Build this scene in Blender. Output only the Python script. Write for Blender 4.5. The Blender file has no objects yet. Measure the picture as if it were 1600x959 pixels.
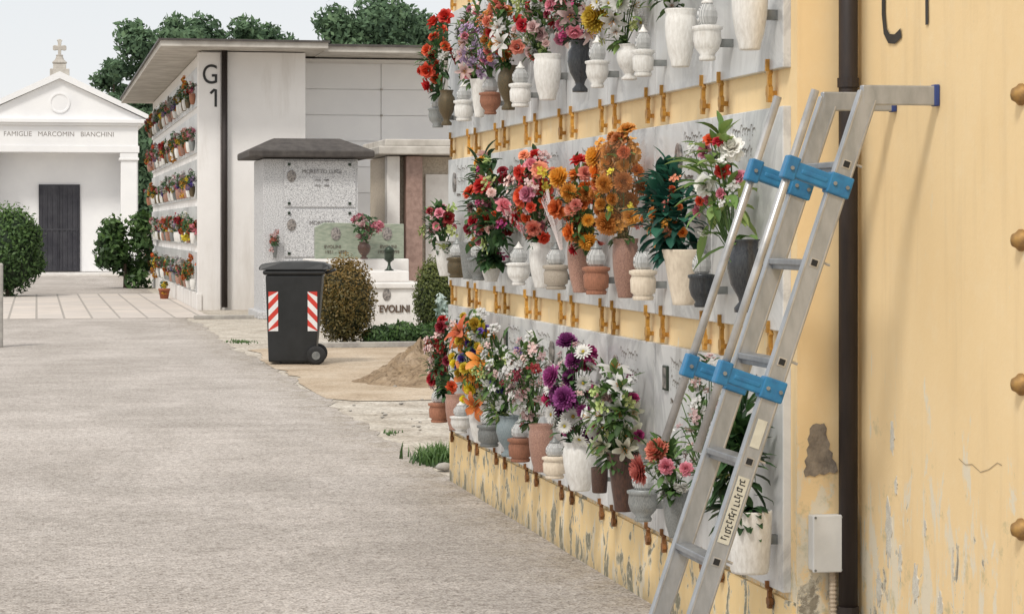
import bpy, math, random
import numpy as np
from mathutils import Vector, Matrix, Quaternion
R=random.Random(7)
NP=np.random.RandomState(5)
sc=bpy.context.scene
col=sc.collection
ORG={}

# ------------------------------------------------------------------ helpers
def link(o):
    col.objects.link(o); return o
def meta(o,label=None,category=None,group=None,kind=None):
    if label:o["label"]=label
    if category:o["category"]=category
    if group:o["group"]=group
    if kind:o["kind"]=kind
    return o
def empty(name,origin,label,category,group=None):
    e=bpy.data.objects.new(name,None); link(e); e.empty_display_size=.1
    e.location=origin; ORG[e.name]=Vector(origin)
    return meta(e,label,category,group)
def obj(name,V,F,mats,parent=None,origin=None,smooth=False,midx=None,bevel=0,tone=None,**m):
    V=np.array([tuple(v) for v in V],dtype=float)
    if origin is None:
        mn=V.min(0);mx=V.max(0); origin=((mn[0]+mx[0])/2,(mn[1]+mx[1])/2,mn[2])
    origin=Vector(origin)
    me=bpy.data.meshes.new(name)
    me.from_pydata((V-np.array(origin)).tolist(),[],[tuple(int(i) for i in f) for f in F])
    if not isinstance(mats,(list,tuple)): mats=[mats]
    for x in mats: me.materials.append(x)
    if midx is not None: me.polygons.foreach_set('material_index',list(midx))
    if smooth: me.polygons.foreach_set('use_smooth',[True]*len(me.polygons))
    if tone is not None:
        a=me.attributes.new('tone','FLOAT','POINT'); a.data.foreach_set('value',np.array(tone,dtype=np.float32))
    me.update()
    o=bpy.data.objects.new(name,me); link(o)
    ORG[o.name]=origin
    if parent: o.parent=parent; o.location=origin-ORG[parent.name]
    else: o.location=origin
    if bevel:
        b=o.modifiers.new('bevel','BEVEL'); b.width=bevel; b.segments=2; b.limit_method='ANGLE'
    return meta(o,**m)
def boxg(a,b):
    x0,y0,z0=a;x1,y1,z1=b
    V=[(x0,y0,z0),(x1,y0,z0),(x1,y1,z0),(x0,y1,z0),(x0,y0,z1),(x1,y0,z1),(x1,y1,z1),(x0,y1,z1)]
    F=[(0,3,2,1),(4,5,6,7),(0,1,5,4),(1,2,6,5),(2,3,7,6),(3,0,4,7)]
    return V,F
def merge(*gs):
    V=[];F=[]
    for v,f in gs:
        k=len(V); V+=list(v); F+=[tuple(i+k for i in q) for q in f]
    return V,F
def box(name,a,b,mat,**k):
    V,F=boxg(a,b); return obj(name,V,F,mat,**k)
def lathe(prof,n=24,c=(0,0,0),closed=True):
    V=[];F=[]
    for r,z in prof:
        for i in range(n):
            a=2*math.pi*i/n; V.append((c[0]+r*math.cos(a),c[1]+r*math.sin(a),c[2]+z))
    for j in range(len(prof)-1):
        for i in range(n):
            i2=(i+1)%n; F.append((j*n+i,j*n+i2,(j+1)*n+i2,(j+1)*n+i))
    if closed:
        F.append(tuple(range(n-1,-1,-1))); k=(len(prof)-1)*n; F.append(tuple(range(k,k+n)))
    return V,F
def tubeg(pts,rad,n=8):
    V=[];F=[]
    pts=[Vector(p) for p in pts]
    if not isinstance(rad,(list,tuple)): rad=[rad]*len(pts)
    for k,p in enumerate(pts):
        d=(pts[min(k+1,len(pts)-1)]-pts[max(k-1,0)]).normalized()
        s=d.cross(Vector((0,0,1)) if abs(d.z)<.95 else Vector((0,1,0))).normalized(); t=s.cross(d)
        for i in range(n):
            a=2*math.pi*i/n; V.append(tuple(p+s*math.cos(a)*rad[k]+t*math.sin(a)*rad[k]))
    for j in range(len(pts)-1):
        for i in range(n):
            i2=(i+1)%n; F.append((j*n+i,j*n+i2,(j+1)*n+i2,(j+1)*n+i))
    F.append(tuple(range(n-1,-1,-1)));k=(len(pts)-1)*n;F.append(tuple(range(k,k+n)))
    return V,F
def beamg(p0,p1,w,t,side=Vector((0,1,0))):
    p0=Vector(p0);p1=Vector(p1); d=(p1-p0).normalized(); s=side; n=d.cross(s).normalized()
    V=[]
    for p in (p0,p1):
        for a,b in ((-1,-1),(1,-1),(1,1),(-1,1)): V.append(tuple(p+n*(a*w/2)+s*(b*t/2)))
    return V,[(0,1,2,3),(7,6,5,4),(0,4,5,1),(1,5,6,2),(2,6,7,3),(3,7,4,0)]
def prismg(poly,axis,a,b):
    def P(p,h):
        return {'x':(h,p[0],p[1]),'y':(p[0],h,p[1]),'z':(p[0],p[1],h)}[axis]
    n=len(poly); V=[P(p,a) for p in poly]+[P(p,b) for p in poly]
    F=[tuple(range(n)),tuple(range(2*n-1,n-1,-1))]+[(i,i+n,(i+1)%n+n,(i+1)%n) for i in range(n)]
    return V,F
def fixn(o):
    import bmesh
    bm=bmesh.new(); bm.from_mesh(o.data); bmesh.ops.recalc_face_normals(bm,faces=bm.faces); bm.to_mesh(o.data); bm.free(); return o

# ------------------------------------------------------------------ materials
def nt(name):
    m=bpy.data.materials.new(name); m.use_nodes=True; t=m.node_tree
    return m,t,t.nodes,t.links,t.nodes['Principled BSDF']
def noise(N,L,vec,scale,detail=5,rough=.6,dist=0):
    n=N.new('ShaderNodeTexNoise'); n.inputs['Scale'].default_value=scale; n.inputs['Detail'].default_value=detail
    n.inputs['Roughness'].default_value=rough; n.inputs['Distortion'].default_value=dist
    if vec is not None: L.new(vec,n.inputs['Vector'])
    return n.outputs['Fac']
def ramp(N,L,fac,stops,interp='LINEAR'):
    r=N.new('ShaderNodeValToRGB'); r.color_ramp.interpolation=interp
    e=r.color_ramp.elements
    while len(e)<len(stops): e.new(.5)
    for i,(p,c) in enumerate(stops):
        e[i].position=p; e[i].color=(c[0],c[1],c[2],1) if isinstance(c,(tuple,list)) else (c,c,c,1)
    L.new(fac,r.inputs['Fac']); return r.outputs['Color']
def mixc(N,L,fac,a,b,mode='MIX'):
    m=N.new('ShaderNodeMix'); m.data_type='RGBA'; m.blend_type=mode
    for s,v in ((0,fac),(6,a),(7,b)):
        if hasattr(v,'is_output'): L.new(v,m.inputs[s])
        elif s==0: m.inputs[0].default_value=v
        else: m.inputs[s].default_value=(v[0],v[1],v[2],1)
    return m.outputs[2]
def math2(N,L,op,a,b=None,clamp=False):
    m=N.new('ShaderNodeMath'); m.operation=op; m.use_clamp=clamp
    for i,v in enumerate((a,b)):
        if v is None: continue
        if hasattr(v,'is_output'): L.new(v,m.inputs[i])
        else: m.inputs[i].default_value=v
    return m.outputs[0]
def bump(N,L,B,h,strength=.3,dist=.01):
    b=N.new('ShaderNodeBump'); b.inputs['Strength'].default_value=strength; b.inputs['Distance'].default_value=dist
    L.new(h,b.inputs['Height']); L.new(b.outputs['Normal'],B.inputs['Normal'])
def pos(N,world=True,sc_=None,L=None):
    if world: v=N.new('ShaderNodeNewGeometry').outputs['Position']
    else: v=N.new('ShaderNodeTexCoord').outputs['Object']
    if sc_:
        m=N.new('ShaderNodeMapping'); m.inputs['Scale'].default_value=sc_; L.new(v,m.inputs['Vector']); v=m.outputs['Vector']
    return v
def pm(name,c,c2=None,scale=8,rough=.6,metal=0,bmp=0,world=False,vary=0,detail=5,lo=.35,hi=.65,stretch=None,stain=0):
    m,t,N,L,B=nt(name)
    v=pos(N,world,stretch,L)
    c2=c2 or tuple(x*.8 for x in c)
    n=noise(N,L,v,scale,detail)
    k=ramp(N,L,n,[(lo,c),(hi,c2)])
    if stain:
        p=pos(N); sx=N.new('ShaderNodeSeparateXYZ'); L.new(p,sx.inputs[0])
        hr=N.new('ShaderNodeMapRange'); hr.inputs['From Max'].default_value=1.4; hr.inputs['To Min'].default_value=.22; hr.inputs['To Max'].default_value=-.08; L.new(sx.outputs['Z'],hr.inputs['Value'])
        s=math2(N,L,'ADD',noise(N,L,pos(N,True,(2.5,2.5,.4),L),1.3,7,.65),hr.outputs[0])
        k=mixc(N,L,ramp(N,L,s,[(.5,0.),(.85,stain)]),k,(.32,.26,.19))
    if vary:
        oi=N.new('ShaderNodeObjectInfo')
        hs=N.new('ShaderNodeHueSaturation'); L.new(k,hs.inputs['Color'])
        vv=math2(N,L,'MULTIPLY_ADD',oi.outputs['Random'],vary*2); vv.node.inputs[2].default_value=1-vary
        L.new(vv,hs.inputs['Value'])
        k=hs.outputs['Color']
    L.new(k,B.inputs['Base Color'])
    B.inputs['Roughness'].default_value=rough; B.inputs['Metallic'].default_value=metal
    if bmp: bump(N,L,B,noise(N,L,v,scale*3,6),bmp,.01)
    return m

def paint_mat(name,base,base2,amount,pscale=7.5,ef_=.14,cem3=((.36,.32,.24),(.24,.21,.16),(.56,.52,.42))):
    m,t,N,L,B=nt(name)
    p=pos(N); sx=N.new('ShaderNodeSeparateXYZ'); L.new(p,sx.inputs[0]); z=sx.outputs['Z']
    big=noise(N,L,p,1.6,6,.6); fine=noise(N,L,p,40,4,.7)
    c=ramp(N,L,big,[(.3,base),(.7,base2)])
    mott=noise(N,L,p,14,6,.7); c=mixc(N,L,ramp(N,L,mott,[(.5,0.),(.75,.18)]),c,(.88,.76,.55))
    st=noise(N,L,pos(N,True,(9,9,.8),L),1.5,6,.6)
    c=mixc(N,L,ramp(N,L,st,[(.52,0.0),(.85,.32)]),c,(.50,.36,.20))
    ef=N.new('ShaderNodeMapRange'); ef.inputs['From Max'].default_value=1.2; ef.inputs['To Min'].default_value=ef_; ef.inputs['To Max'].default_value=ef_-.22; L.new(z,ef.inputs['Value'])
    e1=math2(N,L,'ADD',noise(N,L,pos(N,True,(1,1.8,.5),L),6.5,9,.7,.5),ef.outputs[0])
    c=mixc(N,L,ramp(N,L,e1,[(.56,0.),(.60,.75)]),c,(.72,.68,.57))
    e2=math2(N,L,'ADD',noise(N,L,p,11,7,.7),ef.outputs[0])
    c=mixc(N,L,ramp(N,L,e2,[(.60,0.),(.72,.5)]),c,(.36,.36,.22))
    pn=noise(N,L,pos(N,True,(1,1,.65),L),pscale,9,.68,.4)
    hr=N.new('ShaderNodeMapRange'); hr.inputs['From Min'].default_value=0; hr.inputs['From Max'].default_value=1.1
    hr.inputs['To Min'].default_value=amount; hr.inputs['To Max'].default_value=-.17; L.new(z,hr.inputs['Value'])
    s=math2(N,L,'ADD',pn,hr.outputs[0])
    mask=ramp(N,L,s,[(.585,0.0),(.60,1.0)])
    edge=ramp(N,L,s,[(.560,0.0),(.583,1.0),(.602,1.0),(.62,0.0)])
    cem=ramp(N,L,noise(N,L,p,22,6,.7),[(.3,cem3[0]),(.5,cem3[1]),(.7,cem3[2])])
    c=mixc(N,L,mask,c,cem)
    c=mixc(N,L,math2(N,L,'MULTIPLY',edge,.5),c,(.76,.72,.60))
    low=N.new('ShaderNodeMapRange'); low.inputs['From Min'].default_value=0; low.inputs['From Max'].default_value=.14
    low.inputs['To Min'].default_value=1; low.inputs['To Max'].default_value=0; L.new(z,low.inputs['Value'])
    c=mixc(N,L,math2(N,L,'MULTIPLY',low.outputs[0],noise(N,L,p,9,4)),c,(.15,.13,.09))
    L.new(c,B.inputs['Base Color']); B.inputs['Roughness'].default_value=.85
    h=math2(N,L,'SUBTRACT',math2(N,L,'MULTIPLY',fine,.3),mask)
    bump(N,L,B,h,.5,.006)
    return m
M={}
M['yellow']=paint_mat('yellow_plaster',(.87,.665,.38),(.82,.61,.33),.10)
M['plinth']=paint_mat('peeling_plinth_paint',(.85,.64,.33),(.78,.57,.28),.065,10,.02,((.30,.28,.19),(.21,.20,.14),(.46,.42,.32)))
M['white_wall']=pm('white_plaster',(.86,.84,.82),(.80,.78,.76),1.2,.9,0,.1,True,stain=.38)
M['chapel']=pm('chapel_stucco',(.86,.86,.86),(.80,.80,.81),1.0,.9,0,.05,True)
M['roofconc']=pm('roof_concrete',(.58,.55,.50),(.40,.37,.33),2.5,.9,0,.2,True)
M['darkmetal']=pm('dark_flashing',(.06,.05,.05),(.1,.09,.08),5,.5,.3)
M['pipe']=pm('dark_pipe_paint',(.020,.014,.013),(.034,.024,.021),9,.6,.05,.05,True,stretch=(4,4,.7))
M['black']=pm('black_paint',(.02,.02,.02),(.03,.03,.03),9,.6)
M['brass']=pm('brass',(.66,.36,.07),(.38,.19,.05),30,.5,.3,.1,True,vary=.2)
M['stud']=pm('stud_brass',(.42,.25,.08),(.24,.14,.06),40,.6,.4,.1)
M['rust']=pm('rusty_brass',(.34,.15,.05),(.18,.09,.04),35,.7,.3,.2,True,vary=.2)
M['alu']=pm('aluminium',(.44,.46,.49),(.33,.35,.37),9,.38,.55,.02,True,stretch=(3,3,1))
M['alurung']=pm('rung_aluminium',(.34,.36,.38),(.24,.25,.27),14,.45,.55,.05,True)
M['alu2']=pm('worn_tube',(.56,.56,.56),(.38,.38,.38),14,.32,.6,.02,True)
M['blue']=pm('blue_plastic',(.025,.20,.40),(.02,.14,.30),25,.45,0,.05)
M['navy']=pm('navy_rubber',(.03,.06,.22),(.02,.04,.16),25,.6)
M['boxgrey']=pm('grey_plastic_box',(.64,.65,.65),(.56,.57,.57),10,.5)
M['conduit']=pm('beige_conduit',(.55,.45,.34),(.42,.34,.25),40,.6)
M['white']=pm('white_ceramic',(.82,.81,.78),(.66,.64,.60),6,.4,0,.03,vary=.08)
M['cream']=pm('cream_ceramic',(.80,.70,.56),(.66,.56,.44),6,.5,0,.05)
M['clay']=pm('clay',(.40,.17,.10),(.27,.12,.07),12,.7,0,.15,vary=.2)
M['pinkstone']=pm('pink_marble',(.48,.28,.21),(.24,.13,.10),25,.4,0,.05,vary=.2)
M['brown']=pm('brown_ceramic',(.10,.05,.035),(.05,.028,.022),10,.35,0,.05)
M['blackcer']=pm('black_ceramic',(.025,.028,.035),(.05,.055,.06),10,.25)
M['greycer']=pm('grey_metal_vase',(.30,.31,.30),(.17,.18,.18),18,.45,.3,.1,vary=.25)
M['bluegrey']=pm('blue_grey_ceramic',(.25,.30,.31),(.16,.20,.22),14,.5,0,.1)
M['beigestone']=pm('beige_stone',(.50,.44,.36),(.33,.28,.22),30,.6,0,.1,vary=.1)
M['bronze']=pm('old_bronze',(.22,.15,.08),(.10,.10,.07),22,.4,.6,.1,vary=.2)
M['stem']=pm('stem_green',(.08,.16,.04),(.05,.10,.03),10,.6)
M['greenstone']=pm('green_marble',(.34,.37,.29),(.22,.26,.20),9,.4,0,0,True,stretch=(1,1,3))
M['whitestone']=pm('white_marble',(.78,.76,.73),(.64,.61,.58),3,.5,0,.05,True)
M['darkbronze']=pm('dark_bronze',(.05,.07,.05),(.03,.04,.03),10,.4,.6)
M['letterbronze']=pm('letter_bronze',(.13,.08,.05),(.09,.06,.04),10,.5,.3)
M['slate']=pm('door_iron',(.035,.035,.045),(.06,.06,.07),2.5,.5,.3,.05,True)
M['roofbrown']=pm('roof_dark_stone',(.050,.043,.040),(.085,.075,.068),7,.9,0,.3,True)
M['pinkcol']=pm('pink_column_marble',(.36,.24,.20),(.25,.16,.13),14,.4,0,0,True)
M['bin']=pm('bin_plastic',(.010,.012,.013),(.018,.020,.022),6,.45,0,.05)
M['rubber']=pm('rubber',(.012,.012,.012),(.025,.025,.025),12,.8)
M['red']=pm('red_reflector',(.62,.05,.03),(.5,.04,.03),12,.4)
M['whiteref']=pm('white_reflector',(.80,.80,.80),(.7,.7,.7),12,.4)
M['bark']=pm('bark',(.10,.07,.05),(.05,.035,.025),8,.9,0,.5,stretch=(1,1,.3))
M['photo']=pm('porcelain_photo',(.035,.035,.04),(.40,.36,.33),30,.3)
M['ink']=pm('inscription_bronze',(.17,.14,.11),(.11,.09,.07),22,.5)
M['faint']=pm('faint_lettering',(.20,.19,.18),(.14,.13,.13),22,.5)
M['label']=pm('sticker',(.62,.61,.52),(.52,.50,.42),30,.5)
M['stone']=pm('pebble',(.42,.40,.36),(.3,.28,.26),10,.9,0,.2)
M['terracotta']=pm('terracotta',(.42,.13,.06),(.3,.1,.05),12,.8)
M['cement']=pm('bare_cement',(.34,.29,.23),(.19,.16,.13),30,.95,0,.5,True)
M['crack']=pm('crack_line',(.46,.36,.22),(.36,.28,.18),22,.95)
M['flake']=pm('flaked_primer',(.70,.67,.58),(.54,.51,.44),40,.95,0,.4,True)
m,t,N,L,B=nt('speckled_granite'); v=pos(N)
c=ramp(N,L,noise(N,L,v,60,3,.8),[(.35,(.16,.16,.17)),(.47,(.50,.50,.51)),(.6,(.68,.68,.68))])
L.new(c,B.inputs['Base Color']); B.inputs['Roughness'].default_value=.55; M['granite']=m
m,t,N,L,B=nt('slab_marble'); v=pos(N)
c=ramp(N,L,noise(N,L,v,2.2,8,.65,1.2),[(.3,(.60,.61,.62)),(.5,(.72,.73,.73)),(.56,(.54,.55,.56)),(.64,(.68,.69,.69))])
c=mixc(N,L,ramp(N,L,noise(N,L,pos(N,True,(6,6,.7),L),2,5),[(.5,0.),(.8,.5)]),c,(.38,.37,.34))
oi=N.new('ShaderNodeObjectInfo'); hs=N.new('ShaderNodeHueSaturation'); L.new(c,hs.inputs['Color'])
vv=math2(N,L,'MULTIPLY_ADD',oi.outputs['Random'],.26); vv.node.inputs[2].default_value=.78; L.new(vv,hs.inputs['Value'])
L.new(hs.outputs['Color'],B.inputs['Base Color']); B.inputs['Roughness'].default_value=.3; M['slab']=m
m,t,N,L,B=nt('lamp_glass'); B.inputs['Roughness'].default_value=.08; B.inputs['Alpha'].default_value=.78
w=N.new('ShaderNodeTexWave'); w.inputs['Scale'].default_value=3.5; w.inputs['Distortion'].default_value=2; L.new(pos(N,False),w.inputs['Vector']); bump(N,L,B,w.outputs['Fac'],.6,.003)
c=ramp(N,L,w.outputs['Fac'],[(.2,(.30,.31,.31)),(.6,(.72,.73,.72)),(.9,(.85,.85,.83))]); L.new(c,B.inputs['Base Color']); M['glass']=m
m,t,N,L,B=nt('cellophane'); B.inputs['Base Color'].default_value=(.70,.45,.26,1); B.inputs['Roughness'].default_value=.08
n_=noise(N,L,pos(N,False,(1,1,.4),L),22,4,.6,1.5)
L.new(ramp(N,L,n_,[(.40,.10),(.60,.08),(.66,.5),(.72,.12)]),B.inputs['Alpha'])
bump(N,L,B,n_,1,.01); M['cello']=m
m,t,N,L,B=nt('white_net'); B.inputs['Base Color'].default_value=(.80,.72,.70,1); B.inputs['Roughness'].default_value=.7; M['net']=m

def foliage(name,dark,mid,light,rough=.55,trans=True):
    m,t,N,L,B=nt(name)
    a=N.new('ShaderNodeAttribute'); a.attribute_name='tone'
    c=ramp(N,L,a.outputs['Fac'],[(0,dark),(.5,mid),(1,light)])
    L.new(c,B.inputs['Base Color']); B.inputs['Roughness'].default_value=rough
    if trans:
        tr=N.new('ShaderNodeBsdfTranslucent'); L.new(c,tr.inputs['Color'])
        mx=N.new('ShaderNodeMixShader'); mx.inputs[0].default_value=.25
        L.new(B.outputs[0],mx.inputs[1]); L.new(tr.outputs[0],mx.inputs[2])
        L.new(mx.outputs[0],N['Material Output'].inputs['Surface'])
    return m
M['leafdark']=foliage('leaves_dark',(.015,.04,.014),(.04,.105,.034),(.09,.19,.06))
M['leafmid']=foliage('leaves_mid',(.025,.055,.015),(.075,.155,.04),(.19,.30,.09))
M['leafteal']=foliage('leaves_teal',(.006,.035,.025),(.015,.10,.07),(.05,.19,.12))
M['leaflight']=foliage('leaves_light',(.06,.12,.03),(.17,.30,.08),(.38,.48,.16))
M['leafsilver']=foliage('leaves_silver',(.15,.22,.17),(.32,.42,.38),(.60,.68,.65))
M['tree']=foliage('tree_leaves',(.055,.10,.062),(.11,.185,.10),(.17,.26,.135),.95)
M['bush']=foliage('bush_leaves',(.020,.026,.006),(.10,.085,.02),(.24,.15,.04))
M['bushgreen']=foliage('bush_green_leaves',(.018,.032,.008),(.08,.11,.025),(.17,.19,.05))
M['shrub']=foliage('shrub_leaves',(.014,.036,.011),(.05,.11,.028),(.12,.21,.055))

COL={'red':(.68,.04,.022),'orange':(.84,.22,.04),'amber':(.76,.34,.05),'ochre':(.62,.24,.045),'coral':(.84,.28,.19),'pink':(.80,.28,.36),'palepink':(.84,.58,.56),
 'white':(.86,.85,.80),'yellow':(.88,.66,.06),'purple':(.40,.07,.30),'violet':(.10,.05,.35),'magenta':(.52,.04,.20),'lime':(.52,.60,.22),'cream':(.82,.77,.58),'darkred':(.34,.014,.02),'lilac':(.45,.32,.50)}
def petalmat(k):
    key='petal_'+k
    if key in M: return M[key]
    c=COL[k]; m,t,N,L,B=nt(key)
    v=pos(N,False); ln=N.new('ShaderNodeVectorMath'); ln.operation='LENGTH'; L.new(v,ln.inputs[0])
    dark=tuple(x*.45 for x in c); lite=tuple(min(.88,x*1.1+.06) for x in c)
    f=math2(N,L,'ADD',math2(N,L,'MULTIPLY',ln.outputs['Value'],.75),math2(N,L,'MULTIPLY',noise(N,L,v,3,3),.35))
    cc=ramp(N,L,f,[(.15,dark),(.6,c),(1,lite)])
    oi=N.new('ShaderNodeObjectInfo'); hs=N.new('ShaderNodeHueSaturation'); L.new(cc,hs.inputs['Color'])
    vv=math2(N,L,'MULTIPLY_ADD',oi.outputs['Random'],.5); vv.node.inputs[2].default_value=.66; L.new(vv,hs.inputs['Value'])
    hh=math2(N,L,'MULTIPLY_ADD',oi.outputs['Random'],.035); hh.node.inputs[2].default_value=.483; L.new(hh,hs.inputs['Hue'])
    L.new(hs.outputs['Color'],B.inputs['Base Color']); B.inputs['Roughness'].default_value=.6
    tr=N.new('ShaderNodeBsdfTranslucent'); L.new(hs.outputs['Color'],tr.inputs['Color'])
    mx=N.new('ShaderNodeMixShader'); mx.inputs[0].default_value=.25
    L.new(B.outputs[0],mx.inputs[1]); L.new(tr.outputs[0],mx.inputs[2]); L.new(mx.outputs[0],N['Material Output'].inputs['Surface'])
    M[key]=m; return m

# ------------------------------------------------------------------ ground
def sheet(name,x0,x1,y0,y1,z,mat,label=None,jag=0,seed=1):
    rr=random.Random(seed); n=max(2,int((y1-y0)/.15)) if jag else 2
    ys=np.linspace(y0,y1,n); V=[];F=[]; w=0
    for i,y in enumerate(ys):
        w=w*.8+(rr.uniform(-jag,jag) if jag else 0)
        V+=[(x0,y,z),(x1+w,y,z)]
    for i in range(n-1): F.append((2*i,2*i+1,2*i+3,2*i+2))
    return obj(name,V,F,mat,kind='structure',label=label)
def ground_mat(name,stops,sc1,sc2,bmp,grain=0,vs=55,patch=None):
    m,t,N,L,B=nt(name); p=pos(N)
    a=noise(N,L,p,sc1,7,.62); b=noise(N,L,p,sc2,5,.8)
    f=math2(N,L,'ADD',math2(N,L,'MULTIPLY',a,.6),math2(N,L,'MULTIPLY',b,.4))
    c=ramp(N,L,f,stops); h=b
    if patch:
        q=noise(N,L,pos(N,True,(1,.45,1),L),.7,7,.68,.5)
        c=mixc(N,L,ramp(N,L,q,[(.44,0.),(.60,.75)]),c,patch)
        q2=noise(N,L,pos(N,True,(.4,2.0,1),L),1.3,7,.7)
        c=mixc(N,L,ramp(N,L,q2,[(.50,0.),(.68,.45)]),c,(.60,.56,.53))
        q3=noise(N,L,pos(N,True,(.5,1.6,1),L),3.2,8,.75,.8)
        c=mixc(N,L,ramp(N,L,q3,[(.57,0.),(.66,.4)]),c,(.27,.245,.225))
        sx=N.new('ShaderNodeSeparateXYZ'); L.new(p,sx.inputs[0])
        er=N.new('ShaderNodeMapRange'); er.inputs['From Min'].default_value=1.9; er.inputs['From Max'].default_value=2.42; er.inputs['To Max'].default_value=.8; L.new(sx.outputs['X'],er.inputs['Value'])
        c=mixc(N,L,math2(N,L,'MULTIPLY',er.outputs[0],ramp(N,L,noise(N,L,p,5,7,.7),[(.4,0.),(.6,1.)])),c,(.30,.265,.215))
    if grain:
        v=N.new('ShaderNodeTexVoronoi'); v.inputs['Scale'].default_value=vs; L.new(p,v.inputs['Vector'])
        sp_=N.new('ShaderNodeSeparateColor'); L.new(v.outputs['Color'],sp_.inputs[0])
        g=ramp(N,L,sp_.outputs[0],[(0,(.58,.55,.52)),(.25,(.84,.82,.80)),(.6,(1.0,.99,.98)),(1,(1.22,1.21,1.18))])
        c=mixc(N,L,grain,c,g,'MULTIPLY')
        v2=N.new('ShaderNodeTexVoronoi'); v2.inputs['Scale'].default_value=vs*1.9; L.new(p,v2.inputs['Vector'])
        s2=N.new('ShaderNodeSeparateColor'); L.new(v2.outputs['Color'],s2.inputs[0])
        g2=ramp(N,L,s2.outputs[1],[(0,(.42,.39,.37)),(.16,(.92,.90,.89)),(1,(1.12,1.11,1.10))])
        c=mixc(N,L,grain,c,g2,'MULTIPLY')
        h=math2(N,L,'ADD',v.outputs['Distance'],math2(N,L,'MULTIPLY',b,.6))
    L.new(c,B.inputs['Base Color']); B.inputs['Roughness'].default_value=.95; B.inputs['Specular IOR Level'].default_value=.2
    bump(N,L,B,h,bmp,.012); return m
M['gravel']=ground_mat('gravel',[(.36,(.30,.26,.21)),(.48,(.48,.44,.38)),(.62,(.60,.57,.51))],2.0,45,.7,.7,30)
M['path']=ground_mat('concrete',[(.34,(.37,.345,.32)),(.5,(.48,.45,.425)),(.66,(.55,.52,.495))],.9,38,.5,.85,66,(.36,.335,.31))
M['dirt']=ground_mat('dirt',[(.36,(.34,.26,.18)),(.5,(.48,.39,.29)),(.64,(.58,.50,.40))],1.3,30,.8,.4,35)
M['mound']=ground_mat('mound_earth',[(.36,(.15,.10,.065)),(.5,(.27,.20,.13)),(.64,(.36,.28,.20))],3,26,1.0,.6,22)
m,t,N,L,B=nt('flagstones'); p=pos(N)
b=N.new('ShaderNodeTexBrick'); b.offset=.5; b.inputs['Scale'].default_value=1; b.inputs['Brick Width'].default_value=.9; b.inputs['Row Height'].default_value=.45
b.inputs['Mortar Size'].default_value=.02; b.inputs['Color1'].default_value=(.64,.57,.51,1); b.inputs['Color2'].default_value=(.56,.51,.47,1); b.inputs['Mortar'].default_value=(.33,.30,.27,1)
mp=N.new('ShaderNodeMapping'); mp.inputs['Rotation'].default_value=(0,0,math.pi/2); L.new(p,mp.inputs['Vector']); L.new(mp.outputs[0],b.inputs['Vector'])
c=mixc(N,L,ramp(N,L,noise(N,L,p,1.5,6),[(.4,0.),(.7,.5)]),b.outputs['Color'],(.44,.40,.36)); L.new(c,B.inputs['Base Color']); B.inputs['Roughness'].default_value=.9; M['flags']=m

sheet('ground',-500,500,-60,700,0,M['gravel'],'beige gravel ground of the cemetery')
sheet('path',-.62,2.45,-8,39.5,.004,M['path'],'worn grey concrete path',.045,3)
sheet('paving',-.75,2.85,39.55,54,.004,M['flags'],'pale flagstone paving across the path')
sheet('walkway',-.6,2.6,54.05,74,.004,M['path'],'concrete walkway leading to the chapel')
V=[(4.9,24.8,.006)];n=90
for i in range(n):
    a=2*math.pi*i/n; ca,sa=math.cos(a),math.sin(a); q=1/max(abs(ca)/2.42,abs(sa)/4.45); q=min(q,5.2)
    jj=1+.03*math.sin(5*a)+.02*math.sin(13*a+1)+.012*math.sin(31*a)
    V.append((max(2.47,4.9+ca*q*jj),min(29.25,24.8+sa*q*jj),.006))
F=[(0,1+i,1+(i+1)%n) for i in range(n)]
obj('dirt_patch',V,F,M['dirt'],kind='structure',label='bare brown earth beside the path')

def leaf_cloud(blobs,n,size,seed,shell=.55,core=True,flat=0,toneh=.5):
    rs=np.random.RandomState(seed)
    w=np.array([b[1][0]*b[1][1]+b[1][0]*b[1][2] for b in blobs]); w=w/w.sum()
    idx=rs.choice(len(blobs),n,p=w)
    C=np.array([b[0] for b in blobs])[idx]; RR=np.array([b[1] for b in blobs])[idx]
    d=rs.normal(size=(n,3)); d/=np.linalg.norm(d,axis=1)[:,None]
    rad=1-(1-shell)*rs.rand(n)**1.5+rs.normal(size=n)*.07
    P=C+d*RR*rad[:,None]
    nn=d+rs.normal(size=(n,3))*.7; nn/=np.linalg.norm(nn,axis=1)[:,None]
    a=np.cross(nn,rs.normal(size=(n,3))); a/=np.linalg.norm(a,axis=1)[:,None]
    b=np.cross(nn,a); s=size*(.6+.8*rs.rand(n))[:,None]
    V=np.stack([P-a*s,P+b*s*.5,P+a*s,P-b*s*.5],1).reshape(-1,3)
    clump=rs.rand(len(blobs))[idx]
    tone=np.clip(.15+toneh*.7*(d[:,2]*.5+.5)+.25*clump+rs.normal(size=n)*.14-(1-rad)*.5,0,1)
    T=np.repeat(tone,4)
    F=[(4*i,4*i+1,4*i+2,4*i+3) for i in range(n)]
    V=[tuple(v) for v in V]; T=list(T)
    if core:
        for c,r in blobs:
            k=len(V); nu,nv=10,7
            for j in range(nv+1):
                ph=math.pi*j/nv
                for i in range(nu):
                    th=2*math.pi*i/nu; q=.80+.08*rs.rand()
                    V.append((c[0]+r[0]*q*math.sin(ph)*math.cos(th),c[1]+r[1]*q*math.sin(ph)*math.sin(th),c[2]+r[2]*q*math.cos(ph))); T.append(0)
            for j in range(nv):
                for i in range(nu):
                    F.append((k+j*nu+i,k+(j+1)*nu+i,k+(j+1)*nu+(i+1)%nu,k+j*nu+(i+1)%nu))
    return V,F,T
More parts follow.
